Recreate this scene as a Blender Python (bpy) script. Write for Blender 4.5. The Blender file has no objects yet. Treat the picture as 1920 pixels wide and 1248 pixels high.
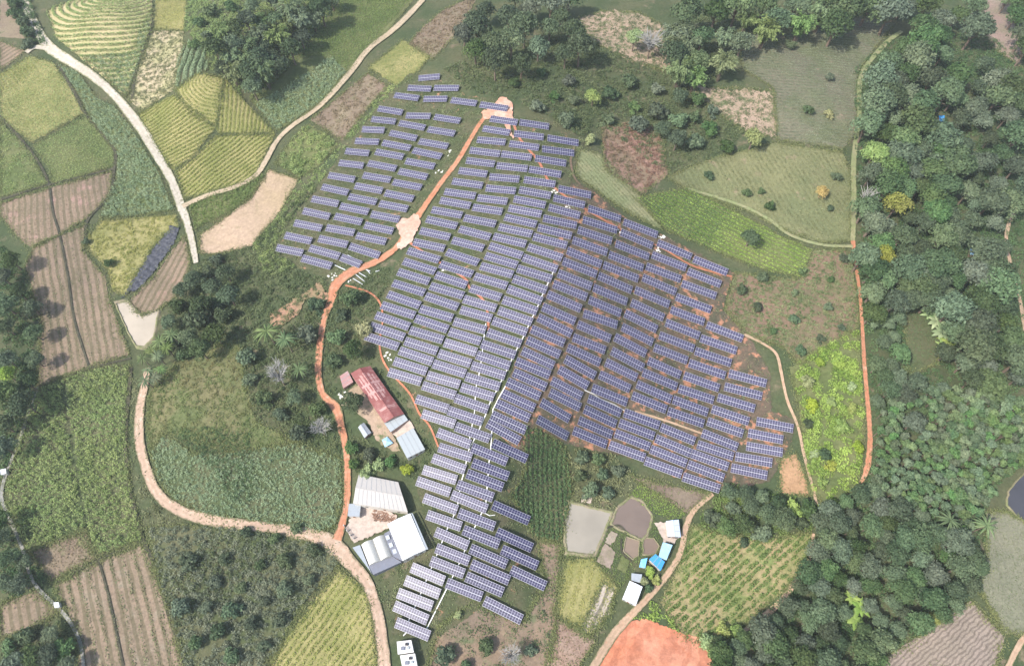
import bpy, math, random
import numpy as np
from mathutils import Vector, Matrix
from mathutils.geometry import delaunay_2d_cdt

# ------------------------------------------------------------------ camera, sky, sun
scene = bpy.context.scene
COL = scene.collection
TH = math.radians(30.0)
CAM = np.array([0.0, -165.0, 300.0])
FPX = 1280.0                                   # 24 mm lens on a 36 mm sensor, 1920 px wide
cam_d = bpy.data.cameras.new("camera")
cam_d.lens = 24.0
cam_d.sensor_width = 36.0
cam_d.clip_start = 1.0
cam_d.clip_end = 6000.0
cam = bpy.data.objects.new("camera", cam_d)
cam.location = CAM
cam.rotation_euler = (TH, 0, 0)
COL.objects.link(cam)
scene.camera = cam

SUN_EL, SUN_AZ = 50.0, 240.0                   # azimuth clockwise from +Y
w = bpy.data.worlds.new("World")
scene.world = w
w.use_nodes = True
nt = w.node_tree
sky = nt.nodes.new("ShaderNodeTexSky")
sky.sky_type = 'NISHITA'
sky.sun_disc = False
sky.sun_elevation = math.radians(SUN_EL)
sky.sun_rotation = math.radians(SUN_AZ)
sky.air_density = 1.3
sky.dust_density = 2.5
bg = nt.nodes["Background"]
nt.links.new(sky.outputs[0], bg.inputs[0])
bg.inputs[1].default_value = 0.15
sun_d = bpy.data.lights.new("sun", 'SUN')
sun_d.energy = 3.5
sun_d.angle = math.radians(1.0)
sun_d.color = (1.0, 0.955, 0.89)
sun = bpy.data.objects.new("sun", sun_d)
az, el = math.radians(SUN_AZ), math.radians(SUN_EL)
SDIR = Vector((math.sin(az) * math.cos(el), math.cos(az) * math.cos(el), math.sin(el)))
sun.rotation_euler = SDIR.to_track_quat('Z', 'Y').to_euler()
sun.location = SDIR * 600
COL.objects.link(sun)
scene.view_settings.view_transform = 'Standard'
scene.view_settings.look = 'None'
scene.view_settings.exposure = 0.80
scene.view_settings.gamma = 1.0

rng = np.random.default_rng(7)
random.seed(7)

# ------------------------------------------------------------------ photo pixel -> world
LOOK = np.array([0, math.sin(TH), -math.cos(TH)])
UPV = np.array([0, math.cos(TH), math.sin(TH)])

def rays(p):
    p = np.atleast_2d(np.asarray(p, float))
    return (LOOK[None] * FPX + np.array([[1.0, 0, 0]]) * (p[:, :1] - 960) - UPV[None] * (p[:, 1:2] - 624))

def on_plane(p, z):
    d = rays(p)
    t = (z - CAM[2]) / d[:, 2]
    return CAM[None] + d * t[:, None]

def W0(px, py):
    q = on_plane([(px, py)], 6.0)[0]
    return q[0], q[1]

CREST = [(950, 190, 18), (1000, 330, 24), (1040, 480, 29), (1010, 570, 31), (960, 690, 28), (915, 800, 20), (870, 950, 9), (800, 1150, 2)]
CR = [(on_plane([(a, b)], h)[0][:2], h) for a, b, h in CREST]
GAUSS = []
for (px, py, sx, sy, rot, h) in [
    (450, 70, 34, 44, 0, 17), (205, 45, 24, 26, 0, 11), (385, 175, 18, 20, 0, 8),
    (420, 770, 34, 40, 0, 9), (1640, 560, 45, 120, 0, 9), (1330, 820, 40, 60, 0, -3),
    (1150, 990, 40, 35, 0, -3), (1180, 120, 60, 60, 0, 8), (1500, 170, 60, 60, 0, 5),
    (1230, 1220, 26, 22, 0, 4), (1780, 900, 60, 70, 0, 4), (20, 560, 20, 60, 0, 4), (620, 500, 45, 40, 0, 4)]:
    x, y = W0(px, py)
    GAUSS.append((x, y, sx, sy, h))
FLAT = []

def ridge_raw(x, y):
    x = np.asarray(x, float)
    y = np.asarray(y, float)
    best = np.full(x.shape, 1e18)
    sd = np.zeros(x.shape)
    hh = np.zeros(x.shape)
    tt = np.zeros(x.shape)
    for k in range(len(CR) - 1):
        (a, ha), (b, hb) = CR[k], CR[k + 1]
        ab = b - a
        L2 = ab.dot(ab)
        t = np.clip(((x - a[0]) * ab[0] + (y - a[1]) * ab[1]) / L2, 0, 1)
        qx, qy = a[0] + ab[0] * t, a[1] + ab[1] * t
        d2 = (x - qx) ** 2 + (y - qy) ** 2
        cr = ab[0] * (y - a[1]) - ab[1] * (x - a[0])      # >0: left of the crest direction (east, running south)
        m = d2 < best
        best = np.where(m, d2, best)
        sd = np.where(m, np.sign(cr), sd)
        hh = np.where(m, ha + (hb - ha) * t, hh)
        tt = np.where(m, (k + t) / (len(CR) - 1), tt)
    d = np.sqrt(best)
    pe = 1.9 - 0.3 * np.clip((tt - 0.15) * 3.0, 0, 1)
    ze = hh * np.exp(-np.power(d / 56.0, pe))
    zw = hh * np.exp(-np.power(d / 85.0, 2.0))
    return np.where(sd > 0, ze, zw)

_rx, _ry, _rs = np.arange(-420, 421, 2.0), np.arange(-260, 401, 2.0), 2.0
_R = ridge_raw(*np.meshgrid(_rx, _ry))
_k = np.exp(-0.5 * (np.arange(-10, 11) / 2.6) ** 2); _k /= _k.sum()
_R = np.apply_along_axis(lambda v: np.convolve(np.pad(v, 10, 'edge'), _k, 'valid'), 0, _R)
_R = np.apply_along_axis(lambda v: np.convolve(np.pad(v, 10, 'edge'), _k, 'valid'), 1, _R)

def terrain(x, y):
    x = np.asarray(x, float)
    y = np.asarray(y, float)
    fx = np.clip((x - _rx[0]) / _rs, 0, len(_rx) - 1.001); fy = np.clip((y - _ry[0]) / _rs, 0, len(_ry) - 1.001)
    ix, iy = fx.astype(int), fy.astype(int)
    u, v = fx - ix, fy - iy
    z = (_R[iy, ix] * (1 - u) + _R[iy, ix + 1] * u) * (1 - v) + (_R[iy + 1, ix] * (1 - u) + _R[iy + 1, ix + 1] * u) * v
    for (cx, cy, sx, sy, h) in GAUSS:
        z = z + h * np.exp(-0.5 * (((x - cx) / sx) ** 2 + ((y - cy) / sy) ** 2))
    z = z + 0.5 * np.sin(x * 0.061 + 1.3) * np.sin(y * 0.053) + 0.25 * np.sin(x * 0.17 + y * 0.11)
    for (cx, cy, r, zf) in FLAT:
        q = np.clip((np.hypot(x - cx, y - cy) - r) / (0.6 * r + 4), 0, 1)
        q = q * q * (3 - 2 * q)
        z = zf + (z - zf) * q
    return z

def drop(p, h=0.0):
    """photo pixels -> points on the terrain (+h)"""
    d = rays(p)
    z = np.full(len(d), 8.0)
    for _ in range(24):
        t = (z - CAM[2]) / d[:, 2]
        q = CAM[None] + d * t[:, None]
        zn = terrain(q[:, 0], q[:, 1]) + h
        z = z + 0.75 * (zn - z)
    t = (z - CAM[2]) / d[:, 2]
    return CAM[None] + d * t[:, None]

# ------------------------------------------------------------------ ponds (levelled ground)
PONDS = {
    'left': [(219, 570), (242, 566), (264, 590), (295, 584), (287, 630), (270, 648), (256, 646), (240, 618)],
    'pale': [(1068, 944), (1145, 962), (1130, 1000), (1113, 1038), (1064, 1032), (1059, 971)],
    'brown': [(1184, 934), (1204, 942), (1221, 968), (1212, 1000), (1202, 1009), (1167, 992), (1149, 981), (1160, 952)],
    'low': [(1175, 1007), (1198, 1014), (1196, 1040), (1186, 1047), (1170, 1032)],
    'round': [(1207, 1009), (1225, 1009), (1235, 1023), (1228, 1037), (1206, 1038)],
    'river': [(1930, 880), (1908, 902), (1892, 922), (1890, 946), (1908, 966), (1930, 980), (1990, 990), (1990, 872)],
}
_fl = []
for k, pl in PONDS.items():
    q = drop(pl)
    c = q.mean(0)
    _fl.append((c[0], c[1], max(np.hypot(q[:, 0] - c[0], q[:, 1] - c[1])) * 1.0, float(terrain(c[0], c[1])) - 0.3))
zc = np.mean([f[3] for f in _fl[1:5]])
cx = np.mean([f[0] for f in _fl[1:5]]); cy = np.mean([f[1] for f in _fl[1:5]])
FLAT.extend([_fl[0], (cx, cy, 36.0, zc), _fl[5]])

# ------------------------------------------------------------------ object helpers
def tag(o, label=None, cat=None, group=None, kind=None):
    if label: o['label'] = label
    if cat: o['category'] = cat
    if group: o['group'] = group
    if kind: o['kind'] = kind
    return o

def link(name, me, parent=None, mat=None):
    o = bpy.data.objects.new(name, me)
    COL.objects.link(o)
    if parent is not None: o.parent = parent
    if mat is not None and me is not None and not me.materials: me.materials.append(mat)
    return o

def empty(name, loc, label, cat, group=None):
    o = bpy.data.objects.new(name, None)
    o.empty_display_size = 0.5
    o.location = loc
    COL.objects.link(o)
    return tag(o, label, cat, group)

def mesh_np(name, V, F, mat=None, tint=None, smooth=False):
    """V (n,3); F list of faces, or (m,k) int array"""
    me = bpy.data.meshes.new(name)
    V = np.asarray(V, np.float32)
    if isinstance(F, np.ndarray):
        m, k = F.shape
        me.vertices.add(len(V)); me.vertices.foreach_set('co', V.ravel())
        me.loops.add(m * k); me.loops.foreach_set('vertex_index', F.astype(np.int32).ravel())
        me.polygons.add(m); me.polygons.foreach_set('loop_start', np.arange(0, m * k, k, dtype=np.int32))
        me.update(calc_edges=True)
    else:
        me.from_pydata([tuple(v) for v in V.tolist()], [], [tuple(f) for f in F])
        me.update()
    if tint is not None:
        a = me.attributes.new('tint', 'FLOAT', 'FACE')
        a.data.foreach_set('value', np.asarray(tint, np.float32))
    if smooth:
        me.polygons.foreach_set('use_smooth', np.ones(len(me.polygons), bool))
    if mat: me.materials.append(mat)
    return me

class MB:
    """collects boxes, bars, tubes and polygons into one mesh"""
    def __init__(s): s.V = []; s.F = []; s.M = []
    def poly(s, pts, m=0):
        b = len(s.V); s.V += [tuple(p) for p in pts]; s.F.append(tuple(range(b, b + len(pts)))); s.M.append(m)
    def hexa(s, b4, t4, m=0):
        b = len(s.V); s.V += [tuple(p) for p in b4] + [tuple(p) for p in t4]
        for f in [(3, 2, 1, 0), (4, 5, 6, 7)] + [(i, (i + 1) % 4, 4 + (i + 1) % 4, 4 + i) for i in range(4)]:
            s.F.append(tuple(b + i for i in f)); s.M.append(m)
    def box(s, x0, x1, y0, y1, z0, z1, m=0):
        s.hexa([(x0, y0, z0), (x1, y0, z0), (x1, y1, z0), (x0, y1, z0)], [(x0, y0, z1), (x1, y0, z1), (x1, y1, z1), (x0, y1, z1)], m)
    def bar(s, p, q, wd, ht, m=0):
        p, q = Vector(p), Vector(q)
        d = (q - p).normalized()
        sdv = d.cross(Vector((0, 0, 1)))
        if sdv.length < 1e-3: sdv = Vector((1, 0, 0))
        sdv.normalize(); u = sdv.cross(d)
        a = [sdv * (wd / 2 * i) + u * (ht / 2 * j) for i, j in ((-1, -1), (1, -1), (1, 1), (-1, 1))]
        s.hexa([p + k for k in a], [q + k for k in a], m)
    def tube(s, pts, rad, n=6, m=0):
        rings = []
        pts = [Vector(p) for p in pts]
        for i, p in enumerate(pts):
            d = (pts[min(i + 1, len(pts) - 1)] - pts[max(i - 1, 0)]).normalized()
            a = d.orthogonal().normalized(); b2 = d.cross(a)
            r = rad[i] if isinstance(rad, (list, tuple)) else rad
            base = len(s.V)
            for k in range(n):
                t = 2 * math.pi * k / n
                s.V.append(tuple(p + a * (r * math.cos(t)) + b2 * (r * math.sin(t))))
            rings.append(base)
        for i in range(len(rings) - 1):
            for k in range(n):
                s.F.append((rings[i] + k, rings[i] + (k + 1) % n, rings[i + 1] + (k + 1) % n, rings[i + 1] + k)); s.M.append(m)
        s.F.append(tuple(rings[-1] + k for k in range(n))); s.M.append(m)
    def mesh(s, name, mats):
        me = bpy.data.meshes.new(name)
        me.from_pydata(s.V, [], s.F)
        for m in (mats if isinstance(mats, (list, tuple)) else [mats]): me.materials.append(m)
        me.polygons.foreach_set('material_index', np.array(s.M, np.int32))
        me.update()
        return me
    def build(s, name, mats, parent=None):
        return link(name, s.mesh(name, mats), parent)

def inside(P, poly):
    x, y = P[:, 0], P[:, 1]
    r = np.zeros(len(P), bool)
    n = len(poly)
    for i in range(n):
        x1, y1 = poly[i][0], poly[i][1]
        x2, y2 = poly[(i + 1) % n][0], poly[(i + 1) % n][1]
        c = ((y1 > y) != (y2 > y)) & (x < (x2 - x1) * (y - y1) / (y2 - y1 + 1e-12) + x1)
        r ^= c
    return r

def dens(pl, step=6.0, jit=0.0, closed=True):
    out = []
    n = len(pl)
    for i in range(n if closed else n - 1):
        a, b = np.array(pl[i][:2], float), np.array(pl[(i + 1) % n][:2], float)
        k = max(1, int(np.hypot(*(b - a)) / step))
        for j in range(k):
            q = a + (b - a) * j / k
            if jit and j: q = q + rng.normal(0, jit, 2)
            out.append(tuple(q))
    if not closed: out.append(tuple(pl[-1][:2]))
    return out

# ------------------------------------------------------------------ materials
def new_mat(name):
    m = bpy.data.materials.new(name)
    m.use_nodes = True
    n = m.node_tree
    b = n.nodes['Principled BSDF']
    return m, n, b

def N(n, t, **kw):
    q = n.nodes.new(t)
    for k, v in kw.items():
        if k.startswith('i_'): q.inputs[k[2:].replace('_', ' ')].default_value = v
        else: setattr(q, k, v)
    return q

def rgb(c): return (c[0], c[1], c[2], 1.0)

def mixc(n, fac, a, b):
    q = n.nodes.new('ShaderNodeMix'); q.data_type = 'RGBA'
    for s, v in ((0, fac), (6, a), (7, b)):
        if hasattr(v, 'is_linked') or isinstance(v, bpy.types.NodeSocket): n.links.new(v, q.inputs[s])
        else: q.inputs[s].default_value = v if s == 0 else rgb(v)
    return q.outputs[2]

def ramp(n, src, lo, hi):
    q = n.nodes.new('ShaderNodeMapRange'); q.interpolation_type = 'SMOOTHSTEP'
    n.links.new(src, q.inputs[0]); q.inputs[1].default_value = lo; q.inputs[2].default_value = hi
    return q.outputs[0]

def noise(n, vec, scale, detail=4, rough=0.6):
    q = N(n, 'ShaderNodeTexNoise'); q.inputs['Scale'].default_value = scale
    q.inputs['Detail'].default_value = detail; q.inputs['Roughness'].default_value = rough
    if vec is not None: n.links.new(vec, q.inputs['Vector'])
    return q.outputs['Fac']

def soil(name, c1, c2, big=0.05, fine=0.9, c3=None, c3amt=(0.55, 0.7), rows=None, bump=0.5):
    """ground: c1/c2 mottled at 'big' scale and speckled at 'fine'; c3 patches; rows=(angle_deg, spacing_m, colour, amount)"""
    m, n, b = new_mat(name)
    tc = N(n, 'ShaderNodeTexCoord').outputs['Object']
    f = noise(n, tc, big, 5, 0.65)
    g = noise(n, tc, fine, 6, 0.75)
    c = mixc(n, ramp(n, f, 0.36, 0.64), c1, c2)
    if c3 is not None:
        f3 = noise(n, tc, big * 2.3, 5, 0.7)
        c = mixc(n, ramp(n, f3, *c3amt), c, c3)
    if rows:
        ang, sp, rc, amt = rows[:4]
        mp = N(n, 'ShaderNodeMapping'); mp.inputs['Rotation'].default_value = (0, 0, -math.radians(ang))
        n.links.new(tc, mp.inputs[0])
        wv = N(n, 'ShaderNodeTexWave'); wv.bands_direction = 'Y'
        wv.inputs['Scale'].default_value = 0.314159 / sp * 1.0
        wv.inputs['Distortion'].default_value = rows[4] if len(rows) > 4 else 1.6; wv.inputs['Detail'].default_value = 3
        wv.inputs['Detail Scale'].default_value = 1.5
        n.links.new(mp.outputs[0], wv.inputs[0])
        k = N(n, 'ShaderNodeMath', operation='MULTIPLY'); n.links.new(ramp(n, wv.outputs['Fac'], 0.45, 0.8), k.inputs[0]); k.inputs[1].default_value = amt
        c = mixc(n, k.outputs[0], c, rc)
    hs = N(n, 'ShaderNodeHueSaturation'); n.links.new(c, hs.inputs['Color'])
    mr = n.nodes.new('ShaderNodeMapRange'); n.links.new(g, mr.inputs[0])
    mr.inputs[1].default_value = 0.3; mr.inputs[2].default_value = 0.7; mr.inputs[3].default_value = 0.72; mr.inputs[4].default_value = 1.28
    n.links.new(mr.outputs[0], hs.inputs['Value'])
    n.links.new(hs.outputs[0], b.inputs['Base Color'])
    b.inputs['Roughness'].default_value = 0.95
    b.inputs['Specular IOR Level'].default_value = 0.1
    bp = N(n, 'ShaderNodeBump'); bp.inputs['Strength'].default_value = bump; bp.inputs['Distance'].default_value = 0.35
    n.links.new(g, bp.inputs['Height']); n.links.new(bp.outputs[0], b.inputs['Normal'])
    return m

def road_mat(name, c1, c2, verge, big=0.09, c3=None, ruts=0.35):
    m = soil(name, c1, c2, big, 0.6, c3, (0.52, 0.68), bump=0.25)
    n = m.node_tree; b = n.nodes['Principled BSDF']
    src = b.inputs['Base Color'].links[0].from_socket
    at = N(n, 'ShaderNodeAttribute', attribute_name='across')
    ab = N(n, 'ShaderNodeMath', operation='ABSOLUTE'); n.links.new(at.outputs['Fac'], ab.inputs[0])
    tc = N(n, 'ShaderNodeTexCoord').outputs['Object']
    nz = noise(n, tc, 0.45, 5, 0.7)
    # ruts at |across| ~ 0.42
    s1 = N(n, 'ShaderNodeMath', operation='SUBTRACT'); n.links.new(ab.outputs[0], s1.inputs[0]); s1.inputs[1].default_value = 0.40
    a1 = N(n, 'ShaderNodeMath', operation='ABSOLUTE'); n.links.new(s1.outputs[0], a1.inputs[0])
    r1 = ramp(n, a1.outputs[0], 0.10, 0.24)
    k1 = N(n, 'ShaderNodeMath', operation='MULTIPLY'); n.links.new(r1, k1.inputs[0]); n.links.new(nz, k1.inputs[1])
    k2 = N(n, 'ShaderNodeMath', operation='MULTIPLY'); n.links.new(k1.outputs[0], k2.inputs[0]); k2.inputs[1].default_value = ruts * 1.6
    c = mixc(n, k2.outputs[0], src, tuple(0.55 * c1[i] + 0.45 * verge[i] for i in range(3)))
    s2 = N(n, 'ShaderNodeMath', operation='SUBTRACT'); n.links.new(nz, s2.inputs[0]); s2.inputs[1].default_value = 0.5
    k3 = N(n, 'ShaderNodeMath', operation='MULTIPLY_ADD'); n.links.new(s2.outputs[0], k3.inputs[0]); k3.inputs[1].default_value = 1.3; n.links.new(ab.outputs[0], k3.inputs[2])
    c = mixc(n, ramp(n, k3.outputs[0], 0.72, 0.95), c, verge)
    n.links.new(c, b.inputs['Base Color'])
    return m

def leaf(name, ca, cb, cc=None, patch=0.03, obj_rand=0.0, trans=0.3):
    """foliage: per-leaf tint between ca and cb; cc in broad patches"""
    m, n, b = new_mat(name)
    at = N(n, 'ShaderNodeAttribute', attribute_name='tint')
    c = mixc(n, at.outputs['Fac'], ca, cb)
    if cc is not None:
        tc = N(n, 'ShaderNodeTexCoord').outputs['Object']
        c = mixc(n, ramp(n, noise(n, tc, patch, 4, 0.7), 0.42, 0.66), c, cc)
    if obj_rand:
        oi = N(n, 'ShaderNodeObjectInfo')
        hs = N(n, 'ShaderNodeHueSaturation'); n.links.new(c, hs.inputs['Color'])
        a = n.nodes.new('ShaderNodeMapRange'); n.links.new(oi.outputs['Random'], a.inputs[0])
        a.inputs[3].default_value = 1 - obj_rand; a.inputs[4].default_value = 1 + obj_rand
        n.links.new(a.outputs[0], hs.inputs['Value'])
        k = N(n, 'ShaderNodeMath', operation='MULTIPLY'); n.links.new(oi.outputs['Random'], k.inputs[0]); k.inputs[1].default_value = 7.31
        fr = N(n, 'ShaderNodeMath', operation='FRACT'); n.links.new(k.outputs[0], fr.inputs[0])
        a2 = n.nodes.new('ShaderNodeMapRange'); n.links.new(fr.outputs[0], a2.inputs[0])
        a2.inputs[3].default_value = 0.47; a2.inputs[4].default_value = 0.52
        n.links.new(a2.outputs[0], hs.inputs['Hue'])
        k2 = N(n, 'ShaderNodeMath', operation='MULTIPLY'); n.links.new(oi.outputs['Random'], k2.inputs[0]); k2.inputs[1].default_value = 13.7
        fr2 = N(n, 'ShaderNodeMath', operation='FRACT'); n.links.new(k2.outputs[0], fr2.inputs[0])
        a3 = n.nodes.new('ShaderNodeMapRange'); n.links.new(fr2.outputs[0], a3.inputs[0])
        a3.inputs[3].default_value = 0.6; a3.inputs[4].default_value = 1.1
        n.links.new(a3.outputs[0], hs.inputs['Saturation'])
        c = hs.outputs[0]
    n.links.new(c, b.inputs['Base Color'])
    b.inputs['Roughness'].default_value = 0.65
    b.inputs['Specular IOR Level'].default_value = 0.12
    tr = N(n, 'ShaderNodeBsdfTranslucent'); n.links.new(c, tr.inputs[0])
    mx = N(n, 'ShaderNodeMixShader'); mx.inputs[0].default_value = trans
    n.links.new(b.outputs[0], mx.inputs[1]); n.links.new(tr.outputs[0], mx.inputs[2])
    n.links.new(mx.outputs[0], n.nodes['Material Output'].inputs['Surface'])
    return m

def paint(name, c, rough=0.6, metal=0.0, dirt=0.25, dirtc=(0.12, 0.1, 0.08), scale=0.4, stripes=None, spec=0.4):
    m, n, b = new_mat(name)
    tc = N(n, 'ShaderNodeTexCoord').outputs['Object']
    f = noise(n, tc, scale, 6, 0.7)
    k = N(n, 'ShaderNodeMath', operation='MULTIPLY'); n.links.new(ramp(n, f, 0.45, 0.75), k.inputs[0]); k.inputs[1].default_value = dirt
    cc = mixc(n, k.outputs[0], c, dirtc)
    n.links.new(cc, b.inputs['Base Color'])
    b.inputs['Roughness'].default_value = rough; b.inputs['Metallic'].default_value = metal
    b.inputs['Specular IOR Level'].default_value = spec
    if stripes:
        uv = N(n, 'ShaderNodeUVMap').outputs[0] if stripes == 'uv' else tc
        wv = N(n, 'ShaderNodeTexWave'); wv.bands_direction = 'X'; wv.inputs['Scale'].default_value = 0.6
        n.links.new(uv, wv.inputs[0])
        bp = N(n, 'ShaderNodeBump'); bp.inputs['Strength'].default_value = 0.4; bp.inputs['Distance'].default_value = 0.06
        n.links.new(wv.outputs['Fac'], bp.inputs['Height']); n.links.new(bp.outputs[0], b.inputs['Normal'])
    return m

# ------------------------------------------------------------------ ground sheet
M_ground = soil("scrub_ground", (0.055, 0.075, 0.035), (0.09, 0.095, 0.05), 0.035, 0.7, (0.16, 0.13, 0.085), (0.56, 0.72))
xs = np.concatenate([[-3000, -1500, -800, -500], np.arange(-370, 371, 2.0), [500, 800, 1500, 3000]])
ys = np.concatenate([[-3000, -1500, -600, -260], np.arange(-170, 300, 2.0), [340, 420, 700, 1500, 3000]])
GX, GY = np.meshgrid(xs, ys)
GZ = terrain(GX, GY)
nx, ny = len(xs), len(ys)
ii = np.arange(nx * ny).reshape(ny, nx)
F = np.stack([ii[:-1, :-1], ii[:-1, 1:], ii[1:, 1:], ii[1:, :-1]], -1).reshape(-1, 4)
ground = link("ground", mesh_np("ground", np.stack([GX, GY, GZ], -1).reshape(-1, 3), F, M_ground, smooth=True))
tag(ground, "rolling scrub ground under the whole valley", "ground", kind='structure')

SHEET_N = [0]
def sheet(name, pl, mat, label, cat='field', off=None, jit=1.1, step=2.5, kind='structure', world=None):
    """a draped sheet following the terrain"""
    SHEET_N[0] += 1
    if off is None: off = 0.06 + 0.004 * SHEET_N[0]
    if world is None:
        dp = dens(pl, 3.5, jit)
        q = drop(dp)[:, :2]
    else:
        q = np.asarray(world)[:, :2]
    lo, hi = q.min(0), q.max(0)
    gx, gy = np.meshgrid(np.arange(lo[0], hi[0], step), np.arange(lo[1], hi[1], step))
    P = np.stack([gx.ravel() + 0.37, gy.ravel() + 0.21], -1)
    P = P[inside(P, q)] if len(P) else P
    vs = [Vector(p) for p in q.tolist()] + [Vector(p) for p in P.tolist()]
    n = len(q)
    r = delaunay_2d_cdt(vs, [(i, (i + 1) % n) for i in range(n)], [], 0, 1e-4)
    V2 = np.array([tuple(v) for v in r[0]])
    T = np.array([f for f in r[2]], int)
    cen = V2[T].mean(1)
    T = T[inside(cen, q)]
    V = np.column_stack([V2, terrain(V2[:, 0], V2[:, 1]) + off])
    # all triangles face up
    a, b, c = V[T[:, 0]], V[T[:, 1]], V[T[:, 2]]
    nz = (b[:, 0] - a[:, 0]) * (c[:, 1] - a[:, 1]) - (b[:, 1] - a[:, 1]) * (c[:, 0] - a[:, 0])
    T[nz < 0] = T[nz < 0][:, ::-1]
    o = link(name, mesh_np(name, V, T, mat, smooth=True))
    return tag(o, label, cat, kind=kind)

def ribbon(name, pts, width_px, mat, label, cat='road', off=0.0, wob=0.03, kind='structure'):
    """a draped road: centre line in photo pixels, width in pixels"""
    SHEET_N[0] += 1
    # Catmull-Rom smoothing in pixels
    P = [np.array(p[:2], float) for p in pts]
    Wd = [p[2] if len(p) > 2 else width_px for p in pts]
    out, wo = [], []
    for i in range(len(P) - 1):
        p0, p1, p2, p3 = P[max(i - 1, 0)], P[i], P[i + 1], P[min(i + 2, len(P) - 1)]
        k = max(2, int(np.hypot(*(p2 - p1)) / 5))
        for j in range(k):
            t = j / k
            out.append(0.5 * (2 * p1 + (p2 - p0) * t + (2 * p0 - 5 * p1 + 4 * p2 - p3) * t * t + (3 * p1 - p0 - 3 * p2 + p3) * t ** 3))
            wo.append(Wd[i] + (Wd[i + 1] - Wd[i]) * t)
    out.append(P[-1]); wo.append(Wd[-1])
    C = drop(out)[:, :2]
    # metres per pixel along the road
    E = drop([(p[0] + 1, p[1]) for p in out])[:, :2]
    mpp = np.hypot(*(E - C).T)
    T = np.gradient(C, axis=0); T /= np.linalg.norm(T, axis=1)[:, None] + 1e-9
    Nn = np.stack([-T[:, 1], T[:, 0]], -1)
    hw = 0.5 * np.array(wo) * mpp * 1.22
    nc = 9
    V, F = [], []
    ph = rng.uniform(0, 6, 4)
    ph_i = np.arange(len(C))
    el_ = 1 + wob * (np.sin(ph_i * 0.9 + ph[0]) + np.sin(ph_i * 0.37 + ph[1]) + rng.normal(0, 0.5, len(C)))
    er_ = 1 + wob * (np.sin(ph_i * 0.8 + ph[2]) + np.sin(ph_i * 0.41 + ph[3]) + rng.normal(0, 0.5, len(C)))
    for c in range(nc):
        s = -1 + 2 * c / (nc - 1)
        e = el_ if s < 0 else er_
        q = C + Nn * (hw * s * e)[:, None]
        V.append(np.column_stack([q, terrain(q[:, 0], q[:, 1]) + 0.34 + off + 0.004 * SHEET_N[0]]))
    V = np.stack(V, 1)                         # (n, nc, 3)
    n = len(C)
    idx = np.arange(n * nc).reshape(n, nc)
    F = np.stack([idx[:-1, 1:], idx[:-1, :-1], idx[1:, :-1], idx[1:, 1:]], -1).reshape(-1, 4)
    me = mesh_np(name, V.reshape(-1, 3), F, mat, smooth=True)
    at = me.attributes.new('across', 'FLOAT', 'POINT')
    at.data.foreach_set('value', np.tile(np.linspace(-1, 1, nc), n).astype(np.float32))
    o = link(name, me)
    return tag(o, label, cat, kind=kind)

# ------------------------------------------------------------------ leaf clouds
def leaves(c, size, up=0.8, aspect=0.45, r=None):
    """c (n,3) centres -> quads with scattered orientation"""
    r = r or rng
    n = len(c)
    nrm = r.normal(0, 1, (n, 3)); nrm[:, 2] = np.abs(nrm[:, 2]) + up
    nrm /= np.linalg.norm(nrm, axis=1)[:, None]
    t = r.normal(0, 1, (n, 3)); t -= nrm * (t * nrm).sum(1)[:, None]
    t /= np.linalg.norm(t, axis=1)[:, None]
    b = np.cross(nrm, t)
    L = (np.asarray(size) * r.uniform(0.6, 1.35, n))[:, None]
    Wd = L * aspect
    V = np.stack([c - t * L * 0.5, c - b * Wd * 0.5, c + t * L * 0.5, c + b * Wd * 0.5], 1).reshape(-1, 3)
    F = np.arange(4 * n).reshape(n, 4)
    return V, F

def scatter_xy(pl, density):
    q = drop(dens(pl, 8.0, 0.8))[:, :2]
    lo, hi = q.min(0), q.max(0)
    n = int((hi - lo).prod() * density)
    P = rng.uniform(lo, hi, (n, 2))
    return P[inside(P, q)], q

def wdir(a, b):
    q = drop([a, b])[:, :2]
    d = q[1] - q[0]
    return d / np.linalg.norm(d)

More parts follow.
